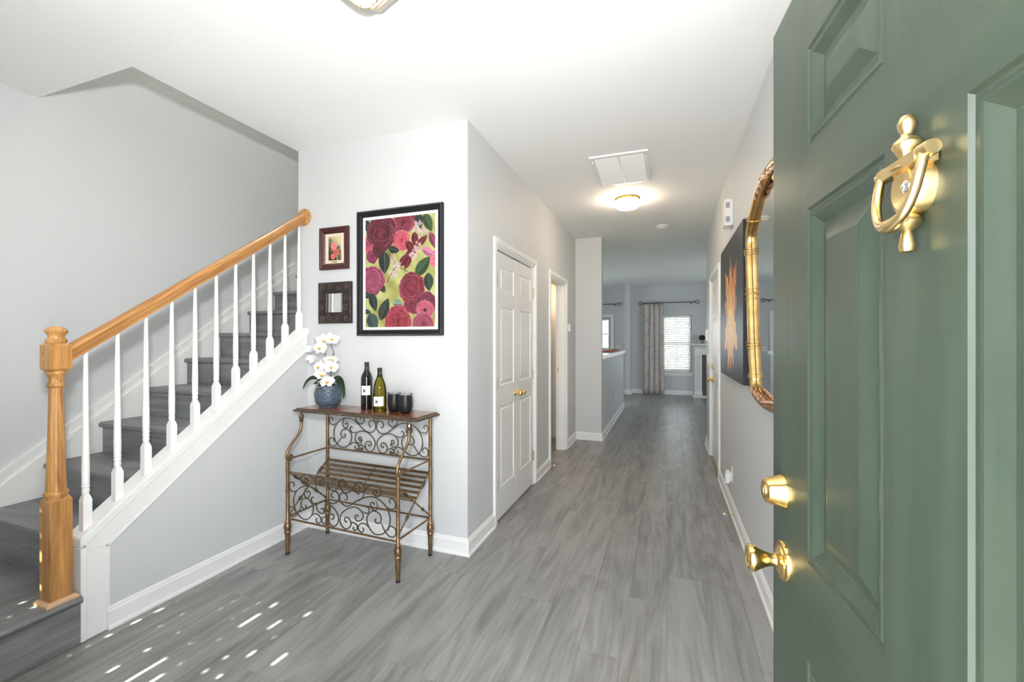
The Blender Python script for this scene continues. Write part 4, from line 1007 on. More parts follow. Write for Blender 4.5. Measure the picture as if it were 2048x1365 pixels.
# big rose print
PW_, PH_ = 0.667, 0.852
FP = thing('framed_print', 'large black-framed print of burgundy roses on green', 'picture', (-2.013, YP - 0.0015, 1.384))
frame_strips(FP, PW_, PH_, 0.05, [(0, 0.0), (0, -0.022), (0.003, -0.026), (0.012, -0.027), (0.014, -0.023), (0.024, -0.021), (0.034, -0.016), (0.037, -0.010), (0.040, -0.008), (0.040, -0.004)], M_blackf)
b = MB(); b.box(0.03, PW_ - 0.03, -0.004, -0.0005, 0.03, PH_ - 0.03); b.build('mount', M_mat_white, FP)
b = MB()
for i in range(74):
    for zz_ in (0.0075, PH_ - 0.0075): b.ball((0.008 + (PW_ - 0.016) * (i + 0.5) / 74, -0.0268, zz_), 0.0034, 6, 4, 1.1, 0.6, 1)
for i in range(96):
    for xx in (0.0075, PW_ - 0.0075): b.ball((xx, -0.0268, 0.008 + (PH_ - 0.016) * (i + 0.5) / 96), 0.0034, 6, 4, 1, 0.6, 1.1)
o = b.build('rope_beading', M_beadf, FP, smooth=60); o['kind'] = 'stuff'
iw, ih = 0.545, 0.735
C = Canvas(170, 230, ih / iw, 5)
g = C.noise(5, 0.4)[..., None]; g2 = C.noise(13, 2.0)[..., None]
C.c = np.array((168, 164, 84.)) * (1 - g) + np.array((200, 205, 128.)) * g + (g2 - 0.5) * 22
DG, DV = (40, 58, 52), (120, 140, 120)
C.leaf(0.02, 0.05, 0.10, 0.05, 1.2, DG, DV)
C.rose(0.03, 0.23, 0.10, (150, 30, 60), (222, 84, 112), (245, 170, 180), ph=1)
C.rose(0.10, 0.34, 0.085, (90, 22, 48), (170, 60, 100), (225, 140, 170), ph=2)
C.rose(0.56, 0.055, 0.165, (92, 20, 40), (165, 62, 82), (205, 120, 135), ph=0.4)
C.rose(0.53, 0.215, 0.135, (170, 38, 62), (226, 92, 104), (250, 200, 205), ph=2.2, turns=3)
C.rose(0.235, 0.125, 0.225, (58, 16, 30), (122, 42, 60), (190, 110, 125), heart=(205, 70, 95), ph=1.2, turns=4.4)
C.rose(0.20, 0.285, 0.10, (62, 18, 32), (110, 38, 55), (150, 80, 95), ph=0.3, turns=3)
C.leaf(0.42, 0.295, 0.085, 0.045, 0.25, DG, DV); C.leaf(0.285, 0.405, 0.145, 0.082, 1.55, DG, (165, 170, 150))
C.leaf(0.78, 0.05, 0.11, 0.055, 1.3, DG, DV); C.leaf(0.90, 0.075, 0.13, 0.06, 1.15, (62, 88, 52), (120, 150, 90), 0.06)
C.stroke([(0.80, 0.0), (0.79, 0.10), (0.84, 0.18)], 0.005, (60, 40, 40))
C.sprig(0.765, 0.115, 16, 0.075, (235, 208, 212)); C.sprig(0.83, 0.175, 18, 0.065, (232, 200, 206))
for cu, cv, L, W, a in ((0.72, 0.215, 0.09, 0.045, 1.5), (0.82, 0.235, 0.10, 0.04, -0.7), (0.66, 0.285, 0.10, 0.05, 0.9), (0.56, 0.395, 0.09, 0.045, -1.0), (0.62, 0.415, 0.10, 0.045, 2.0), (0.67, 0.335, 0.10, 0.05, -0.5)):
    C.leaf(cu, cv, L, W, a, (108, 22, 36), (205, 110, 125))
C.sprig(0.77, 0.285, 16, 0.06, (235, 190, 190)); C.sprig(0.70, 0.355, 16, 0.055, (238, 205, 205))
C.stroke([(0.30, 0.28), (0.42, 0.39), (0.45, 0.455), (0.36, 0.53), (0.33, 0.59)], 0.006, (50, 36, 40)); C.stroke([(0.45, 0.455), (0.54, 0.47), (0.61, 0.50)], 0.004, (60, 46, 40))
C.sprig(0.42, 0.375, 14, 0.05, (230, 200, 180)); C.sprig(0.47, 0.44, 14, 0.055, (238, 215, 215)); C.sprig(0.40, 0.505, 16, 0.06, (238, 215, 218))
C.rose(1.0, 0.40, 0.10, (190, 60, 90), (232, 120, 145), (250, 190, 205), ph=3, turns=2.2); C.leaf(0.90, 0.335, 0.085, 0.05, 0.5, (216, 120, 160), (240, 180, 205)); C.leaf(0.97, 0.24, 0.11, 0.045, 1.2, (150, 60, 90), (210, 130, 150))
C.leaf(0.83, 0.46, 0.15, 0.075, -0.85, (52, 84, 48), (130, 160, 90), 0.07)
C.leaf(0.91, 0.605, 0.115, 0.065, 1.5, (48, 66, 54), DV)
C.leaf(0.26, 0.645, 0.06, 0.04, 1.0, DG, DV)
C.rose(0.09, 0.575, 0.185, (98, 24, 48), (190, 82, 118), (228, 140, 170), heart=(226, 130, 165), ph=2.5, turns=3.6)
C.leaf(0.12, 0.765, 0.125, 0.06, 1.25, DG, DV); C.leaf(0.02, 0.70, 0.06, 0.04, 0.6, DG, DV); C.leaf(0.03, 0.855, 0.06, 0.03, 0.2, DG, DV)
C.leaf(0.28, 0.835, 0.15, 0.075, -1.15, (46, 62, 54), (120, 130, 110)); C.leaf(0.11, 0.95, 0.12, 0.085, 1.1, (58, 84, 80), (130, 150, 140))
C.leaf(0.48, 0.785, 0.075, 0.052, 0.1, (120, 150, 130), (225, 235, 225))
C.leaf(0.60, 0.845, 0.06, 0.035, 0.6, DG, DV)
C.rose(0.68, 0.795, 0.12, (88, 20, 38), (140, 42, 62), (190, 110, 125), ph=0.9, turns=3)
C.rose(0.665, 0.645, 0.185, (82, 16, 30), (150, 44, 62), (212, 140, 150), heart=(216, 70, 110), ph=0.2, turns=4)
C.rose(0.86, 0.80, 0.15, (78, 20, 40), (128, 44, 66), (180, 100, 120), ph=2.9, turns=3)
C.rose(0.86, 0.855, 0.125, (150, 40, 70), (210, 92, 112), (240, 170, 180), ph=1.7, turns=2.5); C.mix((60, 50, 30), C.soft(np.hypot(C.u - 0.86, C.y - 0.855 * C.asp) - 0.022, 0.01))
C.rose(0.84, 0.975, 0.15, (120, 36, 60), (170, 70, 96), (225, 150, 170), ph=0.6, turns=3)
C.rose(0.48, 0.945, 0.19, (112, 22, 36), (188, 62, 82), (222, 130, 140), ph=1.9, turns=3.6)
C.c = (C.c * 0.86) * 0.9 + C.c.mean(2, keepdims=True) * 0.86 * 0.1
C.build('print_surface', iw, ih, printmat('rose_print', 0.4, 0.1), FP, 0.0605, 0.0575, -0.0045)

# small maroon-framed rose picture
SW, SH = 0.250, 0.300
SP = thing('framed_picture', 'small maroon-framed rose picture with cream liner and brass plate', 'picture', (-2.340, YP - 0.0015, 1.853))
frame_strips(SP, SW, SH, 0.04, [(0, 0), (0, -0.020), (0.004, -0.026), (0.016, -0.026), (0.020, -0.022), (0.028, -0.026), (0.034, -0.018), (0.040, -0.012), (0.044, -0.008), (0.044, -0.002)], M_maroonf)
frame_strips(SP, SW, SH, 0.03, [(0.043, -0.006), (0.045, -0.010), (0.064, -0.010), (0.067, -0.005), (0.067, -0.002)], M_linen, 'liner')
b = MB(); b.box(SW/2 - 0.024, SW/2 + 0.024, -0.0112, -0.0098, 0.050, 0.058); b.build('name_plate', M_brassold, SP)
iw, ih = SW - 0.130, SH - 0.130
C = Canvas(60, 90, ih / iw, 2)
g = np.clip(C.u * 0.8 + (0.55 - C.v) * 1.1 + 0.25 * (C.noise(9, 1) - 0.5), 0, 1)[..., None]
C.c = np.array((52, 44, 36.)) * (1 - g) + np.array((205, 192, 150.)) * g
for cu, cv, L, W, a in ((0.18, 0.45, 0.14, 0.07, 1.0), (0.3, 0.62, 0.15, 0.07, 0.2), (0.75, 0.45, 0.15, 0.08, -0.4), (0.85, 0.62, 0.16, 0.06, 1.2), (0.62, 0.82, 0.2, 0.08, 0.5), (0.15, 0.15, 0.12, 0.05, 0.8)): C.leaf(cu, cv, L, W, a, (70, 88, 58), (140, 150, 110))
C.rose(0.66, 0.66, 0.17, (150, 50, 48), (205, 110, 100), (230, 160, 150), ph=1); C.rose(0.48, 0.60, 0.15, (140, 44, 44), (192, 96, 88), (220, 150, 140), ph=2)
C.rose(0.42, 0.40, 0.215, (196, 66, 76), (244, 140, 146), (255, 190, 190), ph=0.3); C.rose(0.35, 0.82, 0.18, (180, 50, 56), (228, 112, 112), (245, 170, 165), ph=2.6)
C.sprig(0.60, 0.80, 4, 0.06, (235, 232, 190), 0.03); C.sprig(0.72, 0.92, 6, 0.10, (220, 225, 220), 0.03); C.sprig(0.90, 0.43, 3, 0.05, (210, 210, 190), 0.03); C.sprig(0.22, 0.54, 3, 0.05, (190, 190, 170), 0.025)
C.build('print_surface', iw, ih, printmat('rose_oil', 0.5), SP, 0.065, 0.065, -0.003)

# small mirror with embossed dark frame
MW, MH = 0.290, 0.292
SM = thing('embossed_mirror', 'small square mirror with wide dark embossed frame below the little picture', 'mirror', (-2.354, YP - 0.0015, 1.472))
b = MB(); b.rect_loft(0, MW, 0, MH, [(0, 0), (0, -0.016), (0.006, -0.022), (0.020, -0.024), (0.070, -0.022), (0.078, -0.016), (0.080, -0.006)], False); b.build('frame', M_bark, SM, smooth=50)
b = MB(); b.box(0.078, MW - 0.078, -0.0065, -0.0035, 0.078, MH - 0.078); b.build('mirror_glass', M_mirror, SM)
re = random.Random(11)
for side in range(4):
    for q in range(4):
        cx, cz = (0.035 + 0.073 * q), re.uniform(0.03, 0.045)
        if side == 0: px, pz = cx, cz
        elif side == 1: px, pz = MW - cx, MH - cz
        elif side == 2: px, pz = cz, MH - cx
        else: px, pz = MW - cz, cx
        ph = re.uniform(0, 6.28); dr = re.choice((-1, 1)); r0 = re.uniform(0.018, 0.027)
        pts = [(px + r0 * (1 - i / 22.0) * math.cos(ph + dr * i * 0.42), -0.0232, pz + r0 * (1 - i / 22.0) * math.sin(ph + dr * i * 0.42)) for i in range(19)]
        b = MB(); b.tube(pts, 0.0016, 5); b.build('embossed_scroll', M_emboss, SM, smooth=60)

# ------------------------------------------------------------------ ceiling fittings
# return-air grille
VG = thing('ceiling_vent', 'square white return-air grille in the hall ceiling', 'vent', (-0.345, 3.602, H), 0)
FX = Matrix(((1, 0, 0, 0), (0, 0, 1, 0), (0, 1, 0, 0), (0, 0, 0, 1)))   # XZ plane -> XY plane, depth -> z
vw, vd = 0.214, 0.322
b = MB(); b.rect_loft(-vw, vw, -vd, vd, [(0, 0), (0.002, -0.012), (0.030, -0.014), (0.033, -0.010), (0.033, 0.0)], False, M=FX); b.build('frame', M_vent, VG)
b = MB(); b.box(-vw + 0.03, vw - 0.03, -vd + 0.03, vd - 0.03, -0.0015, -0.0005); b.build('backing', M_greyp, VG)
b = MB(); b.box(-0.008, 0.008, -vd + 0.033, vd - 0.033, -0.013, -0.001); b.build('divider', M_vent, VG)
b = MB(); b.box(-vw + 0.033, vw - 0.033, -0.0095, 0.0095, -0.0006, 0.0006, R(math.radians(-38), 'X')); vs_me = b.mesh('louvre', M_vent)
n = 34
for i in range(n): link('louvre', vs_me, VG, (0, -vd + 0.036 + (2 * vd - 0.072) * (i + 0.5) / n, -0.0075))
for sx in (-1, 1):
    for sy in (-0.22, 0.24):
        b = MB(); b.tube([(sx * (vw - 0.016), sy - 0.02, -0.014), (sx * (vw - 0.016), sy + 0.02, -0.014)], 0.003, 6); b.ball((sx * (vw - 0.016), sy - 0.022, -0.016), 0.007, 8, 6); b.build('latch', M_vent, VG)
# lit dome light
HL = thing('ceiling_light', 'lit opal dome ceiling light with brass ring beyond the grille', 'light', (-0.365, 4.36, H))
b = MB(); b.lathe([(0.118, 0), (0.122, -0.006), (0.116, -0.012), (0.120, -0.020), (0.115, -0.027), (0.100, -0.028)], 40); b.build('brass_ring', M_brass, HL, smooth=35)
b = MB(); b.lathe([(0.112, -0.024), (0.124, -0.034), (0.128, -0.050), (0.120, -0.072), (0.095, -0.092), (0.055, -0.104), (0.001, -0.108)], 40, cap=False); b.build('opal_dome', M_lamp, HL, smooth=60)
for a in (0.3, 2.4, 4.5):
    b = MB(); b.ball((0.121 * math.cos(a), 0.121 * math.sin(a), -0.018), 0.006, 8, 6); b.build('thumb_screw', M_brass, HL, smooth=60)
# smoke detector
SD = thing('smoke_detector', 'round white smoke detector at the end of the hall ceiling', 'smoke detector', (-0.055, 5.55, H))
b = MB(); b.lathe([(0.072, 0), (0.072, -0.010), (0.066, -0.012)], 32); b.build('base', M_plastic, SD, smooth=40)
b = MB(); b.lathe([(0.062, -0.012), (0.066, -0.022), (0.055, -0.034), (0.025, -0.038), (0.001, -0.038)], 32, cap=False); b.build('cover', M_plastic, SD, smooth=40)
b = MB(); b.lathe([(0.0635, -0.0125), (0.0655, -0.0195)], 32, cap=False); b.build('vent_slots', M_greyp, SD)
# octagonal brass and glass lantern near the door
OL = thing('entry_lantern', 'octagonal brass and glass ceiling lantern above the entry', 'light', (-1.081, 1.333, H), math.radians(-20))
def octr(r, z, c=0.30): 
    k = r * c * 1.41
    return [(r, r - k, z), (r - k, r, z), (-r + k, r, z), (-r, r - k, z), (-r, -r + k, z), (-r + k, -r, z), (r - k, -r, z), (r, -r + k, z)]
b = MB(); b.rings([octr(0.140, 0), octr(0.140, -0.036), octr(0.112, -0.050), octr(0.090, -0.050)]); b.build('ceiling_pan', M_pinkpan, OL)
b = MB(); b.rings([octr(0.078, -0.048), octr(0.088, -0.066), octr(0.050, -0.098), octr(0.020, -0.108)]); b.build('glass_lantern', M_facet, OL)
rA, rB, rC, rD = octr(0.079, -0.050), octr(0.0885, -0.066), octr(0.051, -0.099), octr(0.020, -0.109)
for i in range(8):
    b = MB(); b.tube([rA[i], rB[i], rC[i], rD[i]], 0.0026, 6); b.build('brass_came', M_brass, OL)
for rr in (rA, rB, rC):
    b = MB(); b.tube(rr, 0.0026, 6, closed=True); b.build('brass_came', M_brass, OL)
# lamps out of sight that light what can be seen: bathroom sconce, upstairs globe
BS = thing('bath_sconce', 'warm globe wall light inside the bathroom', 'light', (-1.75, YE - 0.001, 1.95))
b = MB(); b.lathe([(0.05, 0), (0.05, 0.015), (0.012, 0.02), (0.012, 0.05)], 20, M=R(PI/2, 'X')); b.build('wall_plate', M_brass, BS)
b = MB(); b.ball((0, -0.10, 0.0), 0.06, 20, 12); b.build('globe', M_lampbath, BS, smooth=60)
UL = thing('upstairs_light', 'round globe light on the upper stairwell ceiling', 'light', (-2.97, 2.4, 5.3))
b = MB(); b.lathe([(0.16, 0), (0.16, -0.03), (0.13, -0.09), (0.001, -0.12)], 28, cap=False); b.build('globe', M_lampup, UL, smooth=60)

# ------------------------------------------------------------------ wall fittings
TH = thing('thermostat', 'small white thermostat beside the bathroom doorway', 'thermostat', (XH, 5.40, 1.46), PI/2)
b = MB(); b.box(-0.045, 0.045, -0.006, 0, 0, 0.105); b.build('wall_plate', M_plastic, TH, bevel=0.002)
b = MB(); b.box(-0.035, 0.035, -0.028, -0.006, 0.006, 0.099); b.build('cover', M_plastic, TH, bevel=0.004)
CB = thing('door_chime', 'white door-chime box with two grey grilles high on the right wall', 'door chime', (XR, 3.83, 2.255), -PI/2)
b = MB(); b.box(-0.06, 0.08, -0.060, 0, 0, 0.205); b.build('housing', M_plastic, CB, bevel=0.004)
for z in (0.025, 0.135):
    b = MB(); b.box(0.0795, 0.0812, -0.052, -0.022, z, z + 0.045); b.build('grille', M_greyp, CB)
KP = thing('alarm_keypad', 'white alarm keypad at the far end of the right wall', 'keypad', (XR, 5.80, 1.345), -PI/2)
b = MB(); b.box(-0.07, 0.07, -0.012, 0, 0.0, 0.145); b.build('base', M_plastic, KP, bevel=0.003)
b = MB(); b.box(-0.066, 0.066, -0.034, -0.012, 0.004, 0.141); b.build('cover', M_plastic, KP, bevel=0.006)
SWT = thing('light_switch', 'white triple light switch below the keypad', 'switch', (XR, 5.88, 1.06), -PI/2)
b = MB(); b.box(-0.082, 0.082, -0.006, 0, 0, 0.118); b.build('switch_plate', M_plastic, SWT, bevel=0.002)
for i in (-1, 0, 1):
    b = MB(); b.box(i * 0.046 - 0.005, i * 0.046 + 0.005, -0.016, -0.006, 0.05, 0.07); b.build('toggle', M_plastic, SWT)
OU = thing('wall_outlet', 'wall outlet low on the right wall with plugged-in freshener', 'outlet', (XR, 3.80, 0.235), -PI/2)
b = MB(); b.box(-0.036, 0.036, -0.006, 0, 0, 0.118); b.build('outlet_plate', M_plastic, OU, bevel=0.002)
AF = thing('air_freshener', 'bulbous white plug-in air freshener in the right wall outlet', 'air freshener', (XR - 0.0065, 3.80, 0.215), -PI/2)
b = MB(); b.rings([[( -0.024, 0, 0.03), (0.024, 0, 0.03), (0.024, 0, 0.095), (-0.024, 0, 0.095)], [(-0.026, -0.02, 0.01), (0.026, -0.02, 0.01), (0.026, -0.02, 0.095), (-0.026, -0.02, 0.095)], [(-0.022, -0.042, 0.004), (0.022, -0.042, 0.004), (0.022, -0.045, 0.085), (-0.022, -0.045, 0.085)]]); b.build('body', M_plastic, AF, bevel=0.006, smooth=50)
b = MB(); b.lathe([(0.014, 0.0), (0.016, 0.012)], 16, M=T(0, -0.026, 0.094)); b.build('scent_cap', M_plastic, AF)
HO = thing('wall_outlet', 'white outlet on the half wall', 'outlet', (XS, 7.55, 0.32), PI/2)
b = MB(); b.box(-0.036, 0.036, -0.006, 0, 0, 0.118); b.build('outlet_plate', M_plastic, HO, bevel=0.002)
b = MB(); b.box(-0.017, 0.017, -0.008, -0.006, 0.02, 0.10); b.build('receptacle', M_plastic, HO)
NO = thing('light_switch', 'white switch plate on the nook wall above the half wall', 'switch', (-1.19, YB, 1.10), 0)
b = MB(); b.box(-0.058, 0.058, -0.006, 0, 0, 0.118); b.build('switch_plate', M_plastic, NO, bevel=0.002)
for i in (-1, 1):
    b = MB(); b.box(i * 0.023 - 0.005, i * 0.023 + 0.005, -0.014, -0.006, 0.045, 0.07); b.build('toggle', M_greyp, NO)
def doorstop(label, loc, rz_):
    d = thing('door_stop_spring', label, 'door stop', loc, rz_)
    b = MB(); b.lathe([(0.010, 0), (0.010, 0.004), (0.005, 0.006)], 12, M=R(PI/2, 'X')); b.build('base', M_brass, d)
    pts = [(0.0045 * math.cos(i * 0.9), -0.005 - 0.0008 * i, 0.0045 * math.sin(i * 0.9)) for i in range(72)]
    b = MB(); b.tube(pts, 0.0011, 5); b.build('spring', M_brass, d)
    b = MB(); b.ball((0, -0.068, 0), 0.009, 10, 8); b.build('rubber_tip', M_plastic, d, smooth=60)
doorstop('brass spring door stop on the left baseboard by the bathroom doorway', (XH + 0.014, 4.36, 0.055), PI/2)
doorstop('brass spring door stop on the right baseboard', (XR - 0.014, 3.57, 0.055), -PI/2)

# ------------------------------------------------------------------ right wall: leaf painting and gold mirror
CWD, CHT = 1.17, 1.035
LP = thing('leaf_painting', 'black canvas painting of a yellow and red maple leaf', 'painting', (XR - 0.001, 4.170, 1.072), -PI/2)
b = MB(); b.box(0, CWD, -0.040, 0, 0, CHT); b.build('stretched_canvas', mat('canvas_edge', (0.014, 0.016, 0.022), 0.3), LP, bevel=0.003)
C = Canvas(150, 150, CHT / CWD, 4)
g = C.noise(4, 0.7)[..., None]
C.c = np.array((26, 28, 33.)) * (1 - g) + np.array((46, 48, 52.)) * g
def lobe(cu, cv, L, W, ang, c0, c1):
    du, dy = C.u - cu, C.y - cv * C.asp
    ca, sa = math.cos(ang), -math.sin(ang)
    t = (du * ca + dy * sa) / L; w = -du * sa + dy * ca
    hw = W * np.clip(np.sin(PI * np.clip(t, 0, 1) ** 0.75), 0, 1) * (1 + 0.22 * np.sin(26 * t + ang))
    m = C.soft(np.abs(w) - hw, 0.012) * (t > 0) * (t < 1)
    k = np.clip(t * 0.75 - 0.05 + np.abs(w) / (W + 1e-6) * 0.25 + 0.3 * (C.noise(18, ang) - 0.5), 0, 1)[..., None]
    col = np.asarray(c0, float) * (1 - k) + np.asarray(c1, float) * k
    a = m[..., None]; C.c = C.c * (1 - a) + col * a
    C.mix((120, 104, 40), m * np.clip(1 - np.abs(w) / 0.006, 0, 1) * 0.6)
Yl, Or, Rd, Pk = (240, 212, 96), (206, 112, 52), (180, 46, 44), (236, 200, 130)
for a, L, W, e in ((2.80, 0.30, 0.085, Rd), (0.34, 0.27, 0.085, Rd), (3.75, 0.36, 0.115, Or), (-0.60, 0.34, 0.11, Or), (4.38, 0.36, 0.085, Or), (5.08, 0.33, 0.085, Or), (2.25, 0.38, 0.12, Or), (0.90, 0.38, 0.125, Rd), (1.57, 0.36, 0.115, Rd), (4.72, 0.34, 0.09, Or)):
    lobe(0.52, 0.56, L * 1.08, W * 0.80, a, Yl if a < 3.2 else Pk, e)
C.stroke([(0.52, 0.56), (0.52, 0.24)], 0.008, (238, 220, 120)); C.stroke([(0.52, 0.56), (0.52, 0.84)], 0.009, (214, 170, 60)); C.stroke([(0.52, 0.84), (0.52, 0.98)], 0.005, (40, 40, 44))
C.build('painted_face', CWD - 0.004, CHT - 0.004, printmat('leaf_paint', 0.45, 0.0), LP, 0.002, 0.002, -0.0405)

# gold mirror: deep cove frame following an arched, waisted outline, with ring bands and a leafy crest
GM = thing('gold_mirror', 'arched antique-gold framed wall mirror next to the leaf painting', 'mirror', (XR - 0.001, 2.42, 1.05), -PI/2)
half = [(0.0, 1.105), (-0.11, 1.102), (-0.22, 1.084), (-0.355, 1.013), (-0.43, 0.972), (-0.485, 0.92), (-0.487, 0.84), (-0.455, 0.66), (-0.42, 0.42), (-0.39, 0.26), (-0.35, 0.12), (-0.335, 0.055), (-0.28, 0.022), (-0.15, 0.008), (0.0, 0.0)]
loop = half + [(-x, z) for x, z in reversed(half[1:-1])]
loop = smoothpath(loop, 4, True)
cxm, czm = 0.0, 0.55
def inset(L, d):
    n = len(L); out = []
    for i in range(n):
        a = Vector(L[i-1]); c = Vector(L[(i+1) % n]); t = (c - a).normalized(); nn = Vector((-t.y, t.x))
        if nn.dot(Vector((cxm, czm)) - Vector(L[i])) < 0: nn = -nn
        out.append((L[i][0] + nn.x * d, L[i][1] + nn.y * d))
    return out
def cove(L, steps, m, nm):
    rr = []
    for d, y in steps: rr.append([(p[0], y, p[1]) for p in inset(L, d)])
    b = MB(); b.rings(rr, False, False); return b.build(nm, m, GM, smooth=50)
cove(loop, [(-0.040, 0), (-0.040, -0.026), (-0.034, -0.036), (-0.022, -0.040), (-0.008, -0.040), (-0.002, -0.036), (0.001, -0.022), (0.003, -0.0095), (0.003, -0.006)], M_gold, 'frame')
cove(loop, [(0.003, -0.0105), (0.006, -0.0090), (0.006, -0.006)], M_dark, 'glass_edge')
L_in = inset(loop, 0.002); b = MB(); n = len(L_in); b.add([(p[0], -0.0085, p[1]) for p in L_in], [tuple(range(n))]); b.build('mirror_glass', M_mirror, GM)
nl = len(loop)
for i, f in enumerate((0.128, 0.215, 0.262, 0.318, 0.365)):
    for mir in (0, 1):
        for q in ((-1, 0, 1) if i else (0,)):
            kk = f * nl + q * 0.45
            if mir: kk = nl - kk
            k = int(kk) % nl; fr = kk - int(kk); k2 = (k + 1) % nl
            p = (loop[k][0] * (1 - fr) + loop[k2][0] * fr, loop[k][1] * (1 - fr) + loop[k2][1] * fr)
            t = (Vector(loop[k2]) - Vector(loop[k])).normalized(); nn = Vector((-t.y, t.x))
            if nn.dot(Vector((cxm, czm)) - Vector(p)) < 0: nn = -nn
            pts = [(p[0] + nn.x * d, y, p[1] + nn.y * d) for d, y in ((-0.041, -0.002), (-0.041, -0.027), (-0.034, -0.038), (-0.020, -0.042), (-0.007, -0.042), (-0.001, -0.037), (0.0015, -0.022), (0.003, -0.010))]
            b = MB(); b.tube(pts, 0.0045 if q else 0.006, 6); b.build('ring_band', M_gold, GM, smooth=60)
def acanthus(cx, cz, w, h, flip, m, k):
    b = MB(); pts = []
    for i in range(7):
        t = i / 6.0
        pts.append((cx + w * math.sin(t * 2.6) , -0.030 - 0.012 * math.sin(PI * t), cz + flip * h * (1 - math.cos(t * 2.6)) / 2))
    b.tube(smoothpath(pts, 3), [0.013 * (1 - 0.75 * i / 18.0) for i in range(19)], 8, flat=0.7); return b.build('acanthus_leaf', m, GM, smooth=60)
for i, (cx, w) in enumerate(((-0.23, 0.06), (-0.16, 0.06), (-0.09, 0.06), (-0.02, -0.05), (0.02, 0.05), (0.09, -0.06), (0.16, -0.06), (0.23, -0.06))): acanthus(cx, 1.075 + 0.03 * (1 - abs(cx) / 0.23), w, 0.035, 1, M_copper, i)
for i, (cx, w) in enumerate(((-0.31, 0.05), (-0.25, 0.06), (-0.18, 0.06), (-0.11, 0.05), (-0.05, 0.05), (0.05, -0.05), (0.11, -0.05), (0.18, -0.06), (0.25, -0.06), (0.31, -0.05))): acanthus(cx, 0.03 - 0.035 * (1 - abs(cx) / 0.31), w, 0.035, -1, M_copper, i)

# ------------------------------------------------------------------ living room and nook
def rod(label, x0, x1, y, z):
    r_ = thing('curtain_rod', label, 'curtain rod', ((x0 + x1) / 2, YB, z))
    hw = (x1 - x0) / 2; dy = y - YB
    b = MB(); b.tube([(-hw, dy, 0), (hw, dy, 0)], 0.010, 10); b.build('pole', M_iron, r_, smooth=50)
    for s in (-1, 1):
        b = MB(); b.tube([(s * hw + 0.042 * math.cos(t) * 1 + s * 0.03, dy, 0.036 * math.sin(t)) for t in [2 * PI * i / 16 for i in range(16)]], 0.009, 8, closed=True); b.build('finial', M_iron, r_, smooth=50)
        b = MB(); b.tube([(s * (hw - 0.10), dy, -0.01), (s * (hw - 0.10), dy, -0.025), (s * (hw - 0.10), -0.001, -0.025)], 0.007, 6); b.lathe([(0.02, 0), (0.02, 0.006)], 12, M=T(s * (hw - 0.10), 0, -0.025) @ R(PI/2, 'X')); b.build('bracket', M_iron, r_)
    return r_
rod('dark metal curtain rod over the living room window', -0.60, 0.66, YB - 0.10, 2.290)
rod('dark metal curtain rod over the kitchen nook window', -2.60, -1.18, YB - 0.10, 2.290)
# curtain panel: pleated sheet with grommets
m, nt, bs = newmat('curtain_print')
tc = nt.nodes.new('ShaderNodeTexCoord'); mp = nt.nodes.new('ShaderNodeMapping'); mp.inputs['Scale'].default_value = (9, 9, 5)
vo = nt.nodes.new('ShaderNodeTexVoronoi'); vo.feature = 'DISTANCE_TO_EDGE'; vo.inputs['Scale'].default_value = 1.0
nz = nt.nodes.new('ShaderNodeTexNoise'); nz.inputs['Scale'].default_value = 4.0; nz.inputs['Detail'].default_value = 5
mu = nt.nodes.new('ShaderNodeMath'); mu.operation = 'MULTIPLY'; mu.inputs[1].default_value = 1.0
cr = nt.nodes.new('ShaderNodeValToRGB'); cr.color_ramp.elements[0].color = (0.22, 0.20, 0.20, 1); cr.color_ramp.elements[1].color = (0.62, 0.57, 0.53, 1); cr.color_ramp.elements[0].position = 0.0; cr.color_ramp.elements[1].position = 0.055
cr2 = nt.nodes.new('ShaderNodeValToRGB'); cr2.color_ramp.elements[0].position = 0.46; cr2.color_ramp.elements[1].position = 0.56
mx = nt.nodes.new('ShaderNodeMix'); mx.data_type = 'RGBA'
nt.links.new(tc.outputs['Object'], mp.inputs[0]); nt.links.new(mp.outputs[0], vo.inputs['Vector']); nt.links.new(tc.outputs['Object'], nz.inputs['Vector'])
nt.links.new(vo.outputs['Distance'], cr.inputs[0]); nt.links.new(nz.outputs['Fac'], cr2.inputs[0]); nt.links.new(cr2.outputs[0], mx.inputs[0])
mx.inputs[6].default_value = (0.62, 0.57, 0.53, 1); nt.links.new(cr.outputs[0], mx.inputs[7]); nt.links.new(mx.outputs[2], bs.inputs['Base Color'])
bs.inputs['Roughness'].default_value = 0.85; bs.inputs['Transmission Weight'].default_value = 0.0
M_curtain = m
CU = thing('curtain', 'cream curtain panel with grey tree print hanging left of the living room window', 'curtain', (-0.315, YB - 0.10, 0.012))
nx, nzv = 96, 14; CHh = 2.264; vs = []; fs = []
for j in range(nzv + 1):
    tz = j / nzv
    for i in range(nx + 1):
        tx = i / nx
        wv = math.sin(tx * 2 * PI * 4.0 + 0.7)
        amp = 0.030 + 0.012 * (1 - tz)
        x = -0.235 + 0.47 * tx + 0.02 * (1 - tz) * (2 * tx - 1) + 0.012 * math.sin(tx * 2 * PI * 8)
        y = amp * wv + 0.006 * math.sin(9 * tx + 5 * tz)
        vs.append((x, y, tz * CHh))
fs = [(j*(nx+1)+i, j*(nx+1)+i+1, (j+1)*(nx+1)+i+1, (j+1)*(nx+1)+i) for j in range(nzv) for i in range(nx)]
b = MB(); b.add(vs, fs); cu = b.build('fabric', M_curtain, CU, smooth=80)
sd = cu.modifiers.new('thickness', 'SOLIDIFY'); sd.thickness = 0.0015
for i in range(8):
    tx = (i + 0.5) / 8
    b = MB(); b.tube([(-0.235 + 0.47 * tx, 0.026 * math.cos(t), CHh + 0.014 + 0.026 * math.sin(t)) for t in [2 * PI * k / 14 for k in range(14)]], 0.005, 6, closed=True); b.build('grommet', M_iron, CU, smooth=60)
